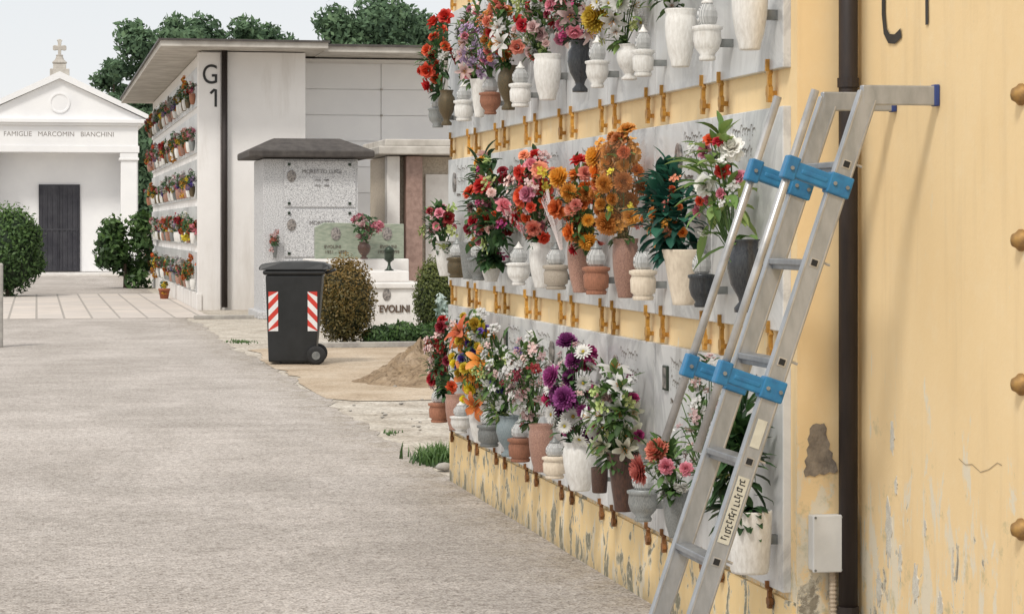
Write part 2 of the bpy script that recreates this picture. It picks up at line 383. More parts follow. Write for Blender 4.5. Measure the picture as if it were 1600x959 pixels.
def tree(x,y,h,w,label,seed,n=4200,trunk=.35,size=.26,nb=16,group=None):
    rr=random.Random(seed)
    e=empty('tree',(x,y,0),label,'tree',group)
    g=[tubeg([(x,y,0),(x+.1,y,h*trunk),(x,y,h*.75)],[w*.06,w*.045,w*.012],8)]
    blobs=[]
    for i in range(nb):
        t=(i+.5)/nb; zz=h*(trunk*.8+(1-trunk*.8)*t*.92); a=i*2.4+rr.random()
        env=math.sin(math.pi*min(1,(.2+.66*t)))**.6
        rd=w*.5*env*rr.uniform(.1,.70); r=w*rr.uniform(.17,.26)
        cx,cy=x+rd*math.cos(a),y+rd*math.sin(a)
        blobs.append(((cx,cy,zz),(r,r,r*rr.uniform(.6,.9))))
        g.append(tubeg([(x,y,max(h*trunk*.7,zz-h*.2)),((x+cx)/2,(y+cy)/2,zz-h*.07),(cx,cy,zz)],[w*.02,w*.012,w*.005],5))
    V,F=merge(*g); obj('trunk',V,F,M['bark'],parent=e,smooth=True)
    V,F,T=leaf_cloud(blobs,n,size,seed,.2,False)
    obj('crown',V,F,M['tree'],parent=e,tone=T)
def bush(name,x,y,rx,rz,z0,label,mat,seed,n=7000,size=.035,nb=0,cat='bush',spread=.5,core=True,main=True):
    rr=random.Random(seed)
    e=empty(name,(x,y,0),label,cat)
    blobs=[((x,y,z0+rz),(rx,rx,rz))] if main else []
    for i in range(nb):
        a=rr.uniform(0,6.28); p=rr.uniform(-1.1,.95) if not main else rr.uniform(-.6,.9)
        blobs.append(((x+rx*spread*math.cos(a),y+rx*spread*math.sin(a),z0+rz+rz*(.8 if not main else .5)*p),(rx*rr.uniform(.4,.65),)*2+(rz*rr.uniform(.3,.45),)))
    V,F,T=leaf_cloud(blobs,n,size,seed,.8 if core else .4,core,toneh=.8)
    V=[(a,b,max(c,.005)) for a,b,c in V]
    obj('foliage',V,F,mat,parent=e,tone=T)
    V,F=tubeg([(x,y,0),(x,y,z0+rz*.6)],[rx*.09,rx*.06],6); obj('stem',V,F,M['bark'],parent=e)

# far vegetation
tree(4.3,93,10.0,3.7,'tall dark green tree behind the chapel',11,13000,.12,.14,28)
tree(5.6,95,9.9,3.2,'tall green tree behind the flowered building',13,8000,.12,.14,22)
tree(3.2,101,9.0,2.6,'dark green tree behind the chapel roof',12,5000,.15,.14,16)
for i,(x,y,h,w,s) in enumerate([(7.0,112,11.9,3.8,21),(8.5,114,12.0,3.8,26),(10.0,114,12.1,3.8,22),(11.6,116,11.9,3.8,25)]):
    tree(x,y,h,w,'leafy tree rising behind the tomb building',s,8000,.2,.15,18)
for i,(x,y,h,w,s) in enumerate([(13.9,108,11.9,4.4,23),(15.9,107,12.4,5.2,24),(18.2,110,11.9,4.6,28)]):
    tree(x,y,h,w,'broad green tree rising above the roofs',s,17000,.2,.15,28)
tree(20.6,112,11.2,2.6,'small green tree above the roofs',29,4500,.2,.15,14)
bl=[((x,128+NP.rand()*6,2+NP.rand()*1.5),(5,3,3.2)) for x in range(-120,121,6)]
V,F,T=leaf_cloud(bl,12000,.6,77,.7,True); obj('treeline',V,F,M['tree'],tone=T,kind='stuff',label='far dark belt of trees behind the cemetery',category='trees')

# ------------------------------------------------------------------ text
def text(name,s,size,mat,loc,facing,parent,align='CENTER',ext=.004,sx=1,**m):
    cu=bpy.data.curves.new('t','FONT'); cu.body=s; cu.size=size; cu.align_x=align; cu.align_y='CENTER'; cu.extrude=ext
    cu.offset=m.pop('bold',0)
    o=bpy.data.objects.new('t',cu); link(o); dg=bpy.context.evaluated_depsgraph_get()
    me=bpy.data.meshes.new_from_object(o.evaluated_get(dg)); col.objects.unlink(o); bpy.data.objects.remove(o)
    Mx=Matrix.Rotation(math.radians(-90 if facing=='-x' else 0),4,'Z')@Matrix.Rotation(math.radians(90),4,'X')@Matrix.Scale(sx,4,(1,0,0))
    me.transform(Mx); me.materials.clear(); me.materials.append(mat)
    q=bpy.data.objects.new(name,me); link(q); q.parent=parent; q.location=Vector(loc)-ORG[parent.name]; ORG[q.name]=Vector(loc)
    return meta(q,**m)
def stroke(pts,w):
    P=[Vector(p) for p in pts]; V2=[];F=[]
    for i,p in enumerate(P):
        d=(P[min(i+1,len(P)-1)]-P[max(i-1,0)]).normalized(); n=Vector((-d.y,d.x))
        V2+=[p+n*w/2,p-n*w/2]
    for i in range(len(P)-1): F.append((2*i,2*i+1,2*i+3,2*i+2))
    return V2,F

# ------------------------------------------------------------------ chapel
cx,cy=.71,75.3
E=empty('chapel',(cx,cy,0),'small white neoclassical family chapel with pediment and stone cross','chapel')
V,F=merge(boxg((cx-2.44,cy+1.0,0.1),(cx+2.44,cy+6,4.6)),boxg((cx-2.44,cy+.5,.1),(cx-2.1,cy+1.0,3.84)),boxg((cx+2.1,cy+.5,.1),(cx+2.44,cy+1.0,3.84)))
obj('wall',V,F,M['chapel'],parent=E)
V,F=merge(boxg((cx-2.6,cy-.6,0),(cx+2.6,cy+1.0,.08)),boxg((cx-1.2,cy-1.0,0),(cx+1.2,cy-.6,.05)))
obj('step',V,F,M['whitestone'],parent=E)
for s in (-1,1):
    a=cx+s*2.14
    V,F=merge(boxg((a-.3,cy,.08),(a+.3,cy+.5,.32)),boxg((a-.25,cy+.05,.32),(a+.25,cy+.5,3.6)),boxg((a-.31,cy,3.6),(a+.31,cy+.5,3.68)),boxg((a-.28,cy+.02,3.68),(a+.28,cy+.5,3.84)))
    obj('pilaster',V,F,M['chapel'],parent=E,bevel=.015)
V,F=merge(boxg((cx-2.46,cy,3.84),(cx+2.46,cy+6,4.05)),boxg((cx-2.42,cy+.03,4.05),(cx+2.42,cy+6,4.68)),boxg((cx-2.52,cy-.06,4.68),(cx+2.52,cy+6,4.76)),boxg((cx-2.66,cy-.14,4.76),(cx+2.66,cy+6,4.88)))
obj('entablature',V,F,M['chapel'],parent=E,bevel=.01)
V,F=prismg([(cx-2.66,4.885),(cx+2.66,4.885),(cx,6.135)],'y',cy+.02,cy+5.9)
fixn(obj('pediment',V,F,M['chapel'],parent=E))
gs=[]
for s in (-1,1):
    gs.append(prismg([(cx+s*2.74,4.885),(cx+s*2.74,5.03),(cx,6.36),(cx,6.14)],'y',cy-.12,cy+6.1))
V,F=merge(*gs); fixn(obj('roof',V,F,M['chapel'],parent=E))
V,F=lathe([(.001,0),(.32,0),(.32,.03),(.27,.03),(.26,.01),(.001,.01)],28,(0,0,0),False)
V=[(cx+v[0],cy+.02-v[2],5.38+v[1]) for v in V]; fixn(obj('medallion',V,F,M['chapel'],parent=E))
V,F=merge(boxg((cx-.64,cy+.93,.1),(cx+.64,cy+.99,2.85)),boxg((cx-.60,cy+.90,.14),(cx-.02,cy+.93,2.8)),boxg((cx+.02,cy+.90,.14),(cx+.60,cy+.93,2.8)),
   *[boxg((cx-.56+i*.155,cy+.87,.2),(cx-.535+i*.155,cy+.9,2.74)) for i in range(8)],boxg((cx-.6,cy+.875,1.4),(cx+.6,cy+.9,1.46)))
obj('door',V,F,M['slate'],parent=E)
text('inscription','FAMIGLIE   MARCOMIN   BIANCHINI',.21,pm('faded_lettering',(.30,.27,.25),(.22,.20,.19),9,.8),(cx-.02,cy+.027,4.40),'-y',E,sx=1.0,bold=-.001)
CE=empty('stone_cross',(cx,cy+.3,6.3),'weathered stone cross on a moulded base on the chapel roof','cross')
V,F=merge(boxg((cx-.30,cy,6.2),(cx+.30,cy+.6,6.45)),boxg((cx-.2,cy+.1,6.45),(cx+.2,cy+.5,6.60)))
V2,F2=lathe([(.20,6.6),(.24,6.66),(.14,6.75),(.10,6.85),(.12,6.9)],12,(cx,cy+.3,0)); V,F=merge((V,F),(V2,F2))
obj('base',V,F,M['roofconc'],parent=CE,bevel=.02)
V,F=prismg([(-.05,0),(.05,0),(.05,.16),(.16,.14),(.21,.17),(.21,.28),(.16,.31),(.05,.29),(.06,.42),(.09,.47),(0,.50),(-.09,.47),(-.06,.42),(-.05,.29),(-.16,.31),(-.21,.28),(-.21,.17),(-.16,.14),(-.05,.16)],'y',cy+.23,cy+.37)
V=[(v[0]+cx,v[1],v[2]+6.89) for v in V]
fixn(obj('cross',V,F,M['roofconc'],parent=CE,bevel=.015))

# ------------------------------------------------------------------ far columbarium (G 1)
E=empty('columbarium',(5,52,0),'white columbarium building with flat overhanging roof and flowered side','building')
box('wall',(2.93,43.2,0),(4.82,61.4,4.68),M['white_wall'],parent=E)
box('wall',(4.82,44.3,0),(9.8,61.39,4.66),M['white_wall'],parent=E)
box('pier',(2.88,43.15,0),(3.27,43.6,4.66),M['white_wall'],parent=E)
V,F=merge(boxg((2.15,42.2,4.70),(5.12,62,4.80)),boxg((5.12,42.9,4.69),(10,62,4.79)))
obj('roof',V,F,[M['roofconc']],parent=E)
V,F=merge(boxg((2.11,42.16,4.80),(5.15,62.1,4.835)),boxg((5.15,42.86,4.79),(10,62.1,4.83)))
obj('roof_flashing',V,F,M['darkmetal'],parent=E)
text('letter','G',.50,M['black'],(3.085,43.14,4.25),'-y',E,sx=.82,bold=.001)
V2,F=stroke([(3.09,3.92),(3.16,3.99),(3.185,3.99),(3.185,3.68)],.045); V=[(v.x,43.142,v.y) for v in V2]; obj('number',V,F,M['black'],parent=E)
V,F=tubeg([(3.34,43.1,0.05),(3.34,43.1,4.7)],.055,10); obj('drain_pipe',V,F,M['pipe'],parent=E,smooth=True)
V,F=boxg((2.90,-.44,-.36),(2.93,.44,.36)); base=None
zrows=[.31,1.16,2.02,2.87,3.72]
for c in range(20):
    for r,zb in enumerate(zrows):
        y=43.65+c*.887+.44
        if base is None:
            base=obj('tomb_slab',[(x,yy+y,zz+zb+.37) for x,yy,zz in V],F,M['slab'],parent=E); b0=Vector((0,y,zb)); l0=base.location.copy()
        else:
            o=base.copy(); o.location=l0+Vector((0,y,zb))-b0; link(o); o.parent=E
for c in range(3):
    for r in range(9):
        x0=4.86+c*1.52; z0=.2+r*.487
        box('tomb_slab',(x0,44.27,z0),(x0+1.50,44.3,z0+.475),M['chapel'],parent=E)
gs=[]
for c in range(4):
    for r in range(9):
        gs.append(boxg((4.87+c*1.505-.02,44.24,.2+r*.487-.02),(4.87+c*1.505+.02,44.27,.2+r*.487+.012)))
V,F=merge(*gs); obj('corner_studs',V,F,M['stone'],parent=E)
box('plinth',(2.86,43.12,0),(2.93,61.3,.29),M['white_wall'],parent=E)

def clump_mesh(cols,seed):
    rs=np.random.RandomState(seed)
    V=[];F=[];mi=[];T=[]
    mats=[M['leafdark']]+[petalmat(c) for c in cols]
    sub=[(rs.normal(size=3)*np.array([.05,.11,.11])) for _ in range(7)]; sc_=[rs.randint(len(cols)) for _ in sub]
    for k in range(250):
        leaf=k<100
        d=rs.normal(size=3); d/=np.linalg.norm(d)
        if leaf: p=d*np.array([.11,.15,.18])*(.6+.45*rs.rand())
        else:
            j=rs.randint(7); p=sub[j]+d*.058*(.6+.6*rs.rand())
        s=(.040 if leaf else .028)*(.7+.6*rs.rand())
        for rep in range(1 if leaf else 2):
            n=d+rs.normal(size=3)*.6; a=np.cross(n,rs.normal(size=3)); a/=np.linalg.norm(a); b=np.cross(n/np.linalg.norm(n),a)
            i=len(V)
            for q in (-a*s,b*s*(.4 if leaf else .9),a*s,-b*s*(.4 if leaf else .9)): V.append(tuple(p+q)); T.append(rs.rand())
            F.append((i,i+1,i+2,i+3)); mi.append(0 if leaf else 1+(sc_[j] if rs.rand()<.85 else rs.randint(len(cols))))
    return V,F,mi,mats,T
lib=[]
for i,cols in enumerate([['red','pink'],['yellow','white'],['orange','yellow'],['pink','white','magenta'],['violet','lilac','white'],['yellow','amber'],['red','white'],['palepink','coral'],['white','cream'],['pink','palepink'],['orange','red'],['yellow','orange']]):
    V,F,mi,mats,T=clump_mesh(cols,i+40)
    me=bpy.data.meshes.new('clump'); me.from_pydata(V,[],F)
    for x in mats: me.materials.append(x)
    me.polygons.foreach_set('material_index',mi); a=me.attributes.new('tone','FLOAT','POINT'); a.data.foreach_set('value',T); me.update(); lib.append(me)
VASE={}
def prof(style):
    return {
    'bell':[(.001,.0),(.55,0),(.6,.03),(.62,.08),(.8,.25),(.95,.5),(1,.72),(.97,.86),(.9,.9),(1.0,.97),(1.0,1.0),(.9,1.0),(.86,.9),(.8,.3),(.001,.3)],
    'urn':[(.001,0),(.6,0),(.62,.06),(.35,.14),(.4,.2),(.8,.38),(1,.6),(.95,.78),(.7,.88),(.75,.97),(.85,1),(.72,1),(.62,.9),(.6,.4),(.001,.4)],
    'cyl':[(.001,0),(.8,0),(.86,.05),(.95,.5),(1,.95),(1,1),(.93,1),(.9,.9),(.85,.3),(.001,.3)],
    'cone':[(.001,0),(.5,0),(.52,.06),(.7,.4),(.85,.75),(1,.97),(1,1),(.92,1),(.85,.9),(.6,.3),(.001,.3)],
    'lamp':[(.001,0),(.55,0),(.6,.04),(.5,.08),(.85,.18),(1,.30),(.95,.44),(1.08,.46),(1.08,.50),(.7,.52),(.001,.52)],
    'lamp2':[(.001,0),(.75,0),(.8,.05),(.68,.09),(.92,.13),(.97,.34),(.85,.42),(1.05,.45),(1.05,.50),(.7,.52),(.001,.52)],
    'glass':[(.001,.515),(.50,.515),(.68,.56),(.76,.64),(.70,.73),(.50,.81),(.36,.85),(.001,.85)],
    'cap':[(.001,.845),(.44,.845),(.42,.87),(.24,.90),(.16,.94),(.10,.96),(.10,.985),(.001,1.0)]}[style]
def vase_mesh(style,mat,n=26):
    k=(style,mat)
    if k in VASE: return VASE[k]
    V,F=lathe(prof(style),n,(0,0,0),False)
    me=bpy.data.meshes.new('vase'); me.from_pydata(V,[],F); me.polygons.foreach_set('use_smooth',[style!='glass']*len(me.polygons)); me.materials.append(M[mat]); me.update()
    VASE[k]=me; return me
last=-1
for c in range(20):
    for r,zb in enumerate(zrows):
        y=43.65+c*.887+.44+R.uniform(-.2,.2)
        if R.random()<.93:
            ci=R.randrange(len(lib))
            if ci==last: ci=(ci+5)%len(lib)
            last=ci
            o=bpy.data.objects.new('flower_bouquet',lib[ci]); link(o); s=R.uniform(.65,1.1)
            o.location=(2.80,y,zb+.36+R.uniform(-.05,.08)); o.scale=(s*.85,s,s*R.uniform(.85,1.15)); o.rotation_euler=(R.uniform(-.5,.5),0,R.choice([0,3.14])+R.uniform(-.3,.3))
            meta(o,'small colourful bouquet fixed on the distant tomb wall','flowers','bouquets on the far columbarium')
        o=bpy.data.objects.new('flower_vase',vase_mesh('bell','white' if R.random()<.45 else R.choice(['clay','bronze','greycer','pinkstone']))); link(o)
        o.location=(2.82,y+R.choice((-.18,.18,0)),zb+.04); o.scale=(.06,.06,.2); meta(o,'small vase fixed on the distant tomb wall','vase','vases on the far columbarium')

E=empty('flower_pot',(2.62,50,0),'terracotta pot with orange flowers beside the far wall','flower pot')
V,F=lathe([(.001,0),(.08,0),(.115,.18),(.125,.18),(.125,.22),(.1,.22),(.001,.2)],16,(2.62,50,0),False); obj('pot',V,F,M['terracotta'],parent=E,smooth=True)
o=bpy.data.objects.new('blossoms',lib[5]); link(o); o.parent=E; o.location=(0,0,.3); o.scale=(.8,.6,.6)

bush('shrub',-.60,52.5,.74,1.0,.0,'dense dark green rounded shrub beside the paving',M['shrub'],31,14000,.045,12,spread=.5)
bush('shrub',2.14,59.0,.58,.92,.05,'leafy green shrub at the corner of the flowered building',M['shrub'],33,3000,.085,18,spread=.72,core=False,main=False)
box('stone_post',(-.62,30.2,0),(-.41,30.4,1.05),M['stone'],bevel=.02,label='short dark grey stone post at the path edge',category='post')

# ------------------------------------------------------------------ granite tomb kiosk
E=empty('granite_tomb',(4.45,40,0),'grey speckled granite family tomb with dark hipped stone roof','tomb')
kY=38.8
V,F=merge(boxg((3.64,kY,0),(5.20,kY+1.7,2.62)),boxg((3.55,kY-.08,0),(5.28,kY+1.78,.12)))
obj('body',V,F,M['granite'],parent=E,bevel=.01)
V=[(3.38,kY-.28,2.64),(5.44,kY-.28,2.64),(5.44,kY+2,2.64),(3.38,kY+2,2.64),(3.38,kY-.28,2.75),(5.44,kY-.28,2.75),(5.44,kY+2,2.75),(3.38,kY+2,2.75),(3.85,kY+.4,2.97),(4.95,kY+.4,2.97),(4.95,kY+1.2,2.97),(3.85,kY+1.2,2.97)]
F=[(3,2,1,0),(0,1,5,4),(1,2,6,5),(2,3,7,6),(3,0,4,7),(4,5,9,8),(5,6,10,9),(6,7,11,10),(7,4,8,11),(8,9,10,11)]
obj('roof',V,F,M['roofbrown'],parent=E,bevel=.02)
for k,(za,zb) in enumerate([(.2,.98),(1.0,1.80),(1.82,2.6)]):
    s_=box('tomb_slab',(3.98,kY-.022,za+.01),(5.16,kY,zb-.01),M['granite'],parent=E,bevel=.006)
    gs=[boxg((x-.022,kY-.04,z-.022),(x+.022,kY-.02,z+.022)) for x in (4.06,5.06) for z in (za+.07,zb-.07)]
    V,F=merge(*gs); obj('studs',V,F,M['darkbronze'],parent=s_)
    V,F=lathe([(.001,0),(.075,0),(.075,.015),(.001,.02)],16,(0,0,0),False); V=[(4.10+v[0],kY-.022-v[2],zb-.26+v[1]*1.3) for v in V]
    fixn(obj('portrait',V,F,M['photo'],parent=s_))
def ktext(s,z,sz=.088,x=4.60): text('inscription',s,sz,M['faint'],(x,kY-.026,z),'-y',E,bold=-.0005)
ktext('MORETTO LUIGI',2.41); ktext('MORETTO',1.57); ktext('MORETTO',.78)
for z in (2.27,2.18,1.45,1.37,.66): text('inscription','1912 - 1989',.05,M['faint'],(4.60,kY-.026,z),'-y',E)

E=empty('marble_tomb',(6.8,41,0),'beige stone family tomb with pink marble pillars','tomb')
V,F=merge(boxg((5.85,39.9,0),(8.2,42,2.7)),boxg((5.75,39.75,0),(8.3,42.1,.12))); obj('body',V,F,M['beigestone'],parent=E)
V,F=merge(boxg((5.62,39.3,2.72),(8.4,42.3,2.86)),boxg((5.74,39.42,2.86),(8.3,42.2,2.98))); obj('roof',V,F,M['roofconc'],parent=E,bevel=.02)
for x in (6.12,7.6): box('pillar',(x,39.55,.12),(x+.28,39.85,2.7),M['pinkcol'],parent=E,bevel=.01)
box('pillar',(5.80,39.6,.12),(6.02,39.85,2.7),M['whitestone'],parent=E,bevel=.01)
box('door',(6.5,39.85,.12),(7.4,39.9,2.4),M['whitestone'],parent=E)

E=empty('grave',(4.75,35,0),'white marble grave with green marble headstone and bronze lettering','grave')
V,F=merge(boxg((4.0,33.7,0),(5.48,36.4,.62)),boxg((3.95,33.66,.62),(5.52,36.4,.70)),boxg((4.15,34.3,.70),(5.35,36.0,.86)),boxg((4.02,35.6,.702),(5.55,36.39,1.02)))
obj('plinth',V,F,M['whitestone'],parent=E,bevel=.015)
V,F=prismg([(4.16,1.02),(5.52,1.02),(5.52,1.55),(4.3,1.57),(4.16,1.5)],'y',35.9,36.08)
hs_=fixn(obj('headstone',V,F,M['greenstone'],parent=E,bevel=.01))
for x in (4.47,5.26):
    V,F=lathe([(.001,0),(.075,0),(.075,.012),(.001,.02)],16,(0,0,0),False); V=[(x+v[0],35.9-v[2],1.40+v[1]*1.35) for v in V]
    fixn(obj('portrait',V,F,M['photo'],parent=hs_))
for x,z in ((4.42,1.2),(4.47,1.12),(5.28,1.2),(5.28,1.12)): text('inscription','1931 - 1999' if z<1.15 else 'EVOLINI',.07,M['ink'],(x,35.895,z),'-y',hs_)
text('inscription','EVOLINI',.145,M['letterbronze'],(5.045,33.695,.325),'-y',E,bold=.003,ext=.012,sx=.84)
V,F=lathe([(.001,0),(.06,0),(.06,.012),(.001,.02)],16,(0,0,0),False); V=[(4.93+v[0],33.7-v[2],.53+v[1]*1.4) for v in V]; fixn(obj('portrait',V,F,M['photo'],parent=E))
E=empty('grave_lantern',(5.1,34.6,.86),'small dark bronze lantern on the white grave','lantern')
V,F=lathe([(.001,0),(.08,0),(.04,.03),(.02,.08),(.02,.12),(.06,.15),(.08,.17)],14,(5.1,34.6,.86),False); obj('base',V,F,M['darkbronze'],parent=E,smooth=True)
V,F=lathe([(.07,.17),(.075,.28),(.09,.28),(.05,.34),(.001,.37)],14,(5.1,34.6,.86),False); obj('lamp_shade',V,F,M['darkbronze'],parent=E,smooth=True)

bush('round_bush',3.84,29.9,.38,.56,.0,'clipped rounded bush with bronze tinted leaves',M['bush'],41,18000,.020,6,spread=.3)
bush('round_bush',5.24,31.3,.29,.54,.0,'clipped rounded green bush beside the grave',M['bushgreen'],42,9000,.022,3,spread=.25)
V,F,T=leaf_cloud([((4.25+i*.17,29.95+.1*(i%2),.08+.03*(i%3)),(.2,.25,.15)) for i in range(7)],7000,.03,43,.7,True)
V=[(a,b,max(c,.005)) for a,b,c in V]
obj('ground_cover',V,F,M['shrub'],tone=T,kind='stuff',label='low dark green creeping plants behind the kerb',category='plants')
V,F,T=leaf_cloud([((5.08,29.9,.48),(.09,.11,.16)),((5.11,29.9,.3),(.1,.1,.15))],170,.045,44,.4,False,toneh=1)
obj('silver_plant',V,F,M['leafsilver'],tone=T,label='silvery leaved plant by the low bushes',category='plant')
box('kerb',(3.30,29.28,0),(8,29.40,.07),M['stone'],bevel=.01,label='low grey stone kerb around the planting bed',category='kerb')
box('kerb',(2.52,38.9,0),(3.5,39.0,.06),M['stone'],bevel=.01,label='low grey stone kerb by the granite tomb',category='kerb')
V=[];F=[]; nr,na=22,60
for j in range(nr+1):
    q=j/nr
    for i in range(na):
        a=2*math.pi*i/na; rr_=.62*q*(1+.10*math.sin(3*a)+.05*math.sin(7*a+1)+.03*math.sin(13*a)); h=.38*(1-q)**1.25*(1+.12*math.sin(5*a+4*q))+ (NP.rand()-.5)*.04*min(1,(1-q)*2)
        V.append((3.64+rr_*math.cos(a),22.6+rr_*1.2*math.sin(a),max(h,0)+.004))
for j in range(nr):
    for i in range(na): F.append((j*na+i,(j+1)*na+i,(j+1)*na+(i+1)%na,j*na+(i+1)%na))
obj('dirt_mound',V,F,M['mound'],smooth=True,kind='structure',label='small heap of brown earth')
def tuft(x,y,n,h,w,seed,label):
    rs=random.Random(seed); V=[];F=[];T=[]
    for k in range(n):
        a=rs.uniform(0,6.28); px=x+rs.gauss(0,w*.4); py=y+rs.gauss(0,w*.8); L_=h*rs.uniform(.4,1); b=rs.uniform(.2,1.1); wd=.006+.008*rs.random(); i=len(V)
        dx,dy=math.cos(a),math.sin(a)
        for t in (0,.4,.8,1):
            zz=L_*(t-.35*b*t*t); rr_=L_*b*t*t*.8; w_=wd*(1-t)
            V+= [(px+dx*rr_-dy*w_,py+dy*rr_+dx*w_,zz),(px+dx*rr_+dy*w_,py+dy*rr_-dx*w_,zz)]; T+=[t*.7+.2*rs.random()]*2
        for j in range(3): F.append((i+2*j,i+2*j+1,i+2*j+3,i+2*j+2))
    obj('weeds',V,F,M['leafmid'],tone=T,kind='stuff',label=label,category='weeds')
tuft(2.52,14.9,560,.16,.18,3,'green weeds growing at the foot of the wall')
tuft(2.53,17.0,22,.05,.10,4,'sparse weeds at the path edge')
tuft(2.62,31,120,.05,.25,6,'sparse weeds at the path edge')
for k in range(34):
    V,F=lathe([(.001,-.5),(.7,-.3),(1,.1),(.7,.6),(.001,.8)],7,(0,0,0),False)
    s=R.uniform(.008,.024) if k else .06; x=R.uniform(2.40,3.3) if k else 2.46; y=R.uniform(14,27) if k else 14.35
    V=[(x+v[0]*s*R.uniform(.8,1.2),y+v[1]*s*R.uniform(.8,1.2),s*.4+v[2]*s*.7) for v in V]
    obj('pebble',V,F,M['stone'],smooth=True,label='grey pebble lying on the gravel' if k else 'pale stone at the foot of the wall',category='stone',group='loose stones beside the path')

# ------------------------------------------------------------------ wheelie bin
E=empty('wheelie_bin',(0,0,0),'black wheeled rubbish bin with red and white reflector strips','rubbish bin')
def frust(z0,a0,b0,y0,z1,a1,b1,y1):
    V=[(a0,-y0,z0),(b0,-y0,z0),(b0,y0,z0),(a0,y0,z0),(a1,-y1,z1),(b1,-y1,z1),(b1,y1,z1),(a1,y1,z1)]
    return V,[(0,3,2,1),(4,5,6,7),(0,1,5,4),(1,2,6,5),(2,3,7,6),(3,0,4,7)]
V,F=merge(frust(.03,-.29,.22,.23,.98,-.32,.30,.29),frust(.98,-.345,.325,.31,1.03,-.35,.33,.315))
obj('body',V,F,M['bin'],parent=E,bevel=.02,origin=(0,0,0))
V=[];F=[]
secs=[(-.39,1.035,1.065),(-.36,1.035,1.10),(-.15,1.035,1.125),(.1,1.035,1.13),(.30,1.035,1.115),(.36,1.035,1.09),(.38,1.04,1.07)]
for x,z0,z1 in secs: V+=[(x,-.33,z0),(x,-.30,z1),(x,.30,z1),(x,.33,z0)]
for i in range(len(secs)-1):
    k=4*i
    for a,b in ((0,1),(1,2),(2,3),(3,0)): F.append((k+a,k+b,k+4+b,k+4+a))
F+= [(0,1,2,3),(4*len(secs)-1,4*len(secs)-2,4*len(secs)-3,4*len(secs)-4)]
fixn(obj('lid',V,F,M['bin'],parent=E,bevel=.01,origin=(0,0,0)))
V,F=merge(tubeg([(.33,-.24,1.0),(.42,-.24,1.03),(.42,.24,1.03),(.33,.24,1.0)],.016,8)); obj('handle',V,F,M['bin'],parent=E,smooth=True,origin=(0,0,0))
for s in (-1,1):
    V,F=lathe([(.001,-.03),(.07,-.03),(.1,-.025),(.105,0),(.1,.025),(.07,.03),(.001,.03)],20,(0,0,0),False); V=[(.23+v[0],s*.28+v[2],.105+v[1]) for v in V]
    w_=fixn(obj('wheel',V,F,M['rubber'],parent=E,smooth=True,origin=(.23,s*.28,.105)))
    V,F=lathe([(.001,-.035),(.045,-.035),(.05,.0),(.045,.035),(.001,.035)],16,(0,0,0),False); V=[(.23+v[0],s*.28+v[2],.105+v[1]) for v in V]
    fixn(obj('hub',V,F,M['greycer'],parent=w_,origin=(.23,s*.28,.105)))
V,F=tubeg([(.23,-.27,.105),(.23,.27,.105)],.012,8); obj('axle',V,F,M['bin'],parent=E,origin=(0,0,0))
for xs in (-.235,.19):
    V=[];F=[];mi=[]
    z0,z1,w_=.37,.80,.052
    def fy(z): return -(.23+.06*(z-.03)/.95)-.006
    n=3; st=(z1-z0)/n; sl_=.055*(1 if xs<0 else -1)
    for i in range(-1,n+1):
        for j,mm in ((0,0),(.5,1)):
            za=z0+(i+j)*st; zb=za+st/2
            P=[(xs-w_,za-sl_),(xs+w_,za+sl_),(xs+w_,zb+sl_),(xs-w_,zb-sl_)]
            P=[(x,min(max(z,z0),z1)) for x,z in P]
            if max(p[1] for p in P)-min(p[1] for p in P)>.01:
                k=len(V); V+=[(x,fy(z),z) for x,z in P]; F.append((k,k+1,k+2,k+3)); mi.append(mm)
    obj('reflector_strip',V,F,[M['red'],M['whiteref']],parent=E,midx=mi,origin=(0,0,0))
E.location=(2.80,26.0,0); E.rotation_euler=(0,0,math.radians(-9))

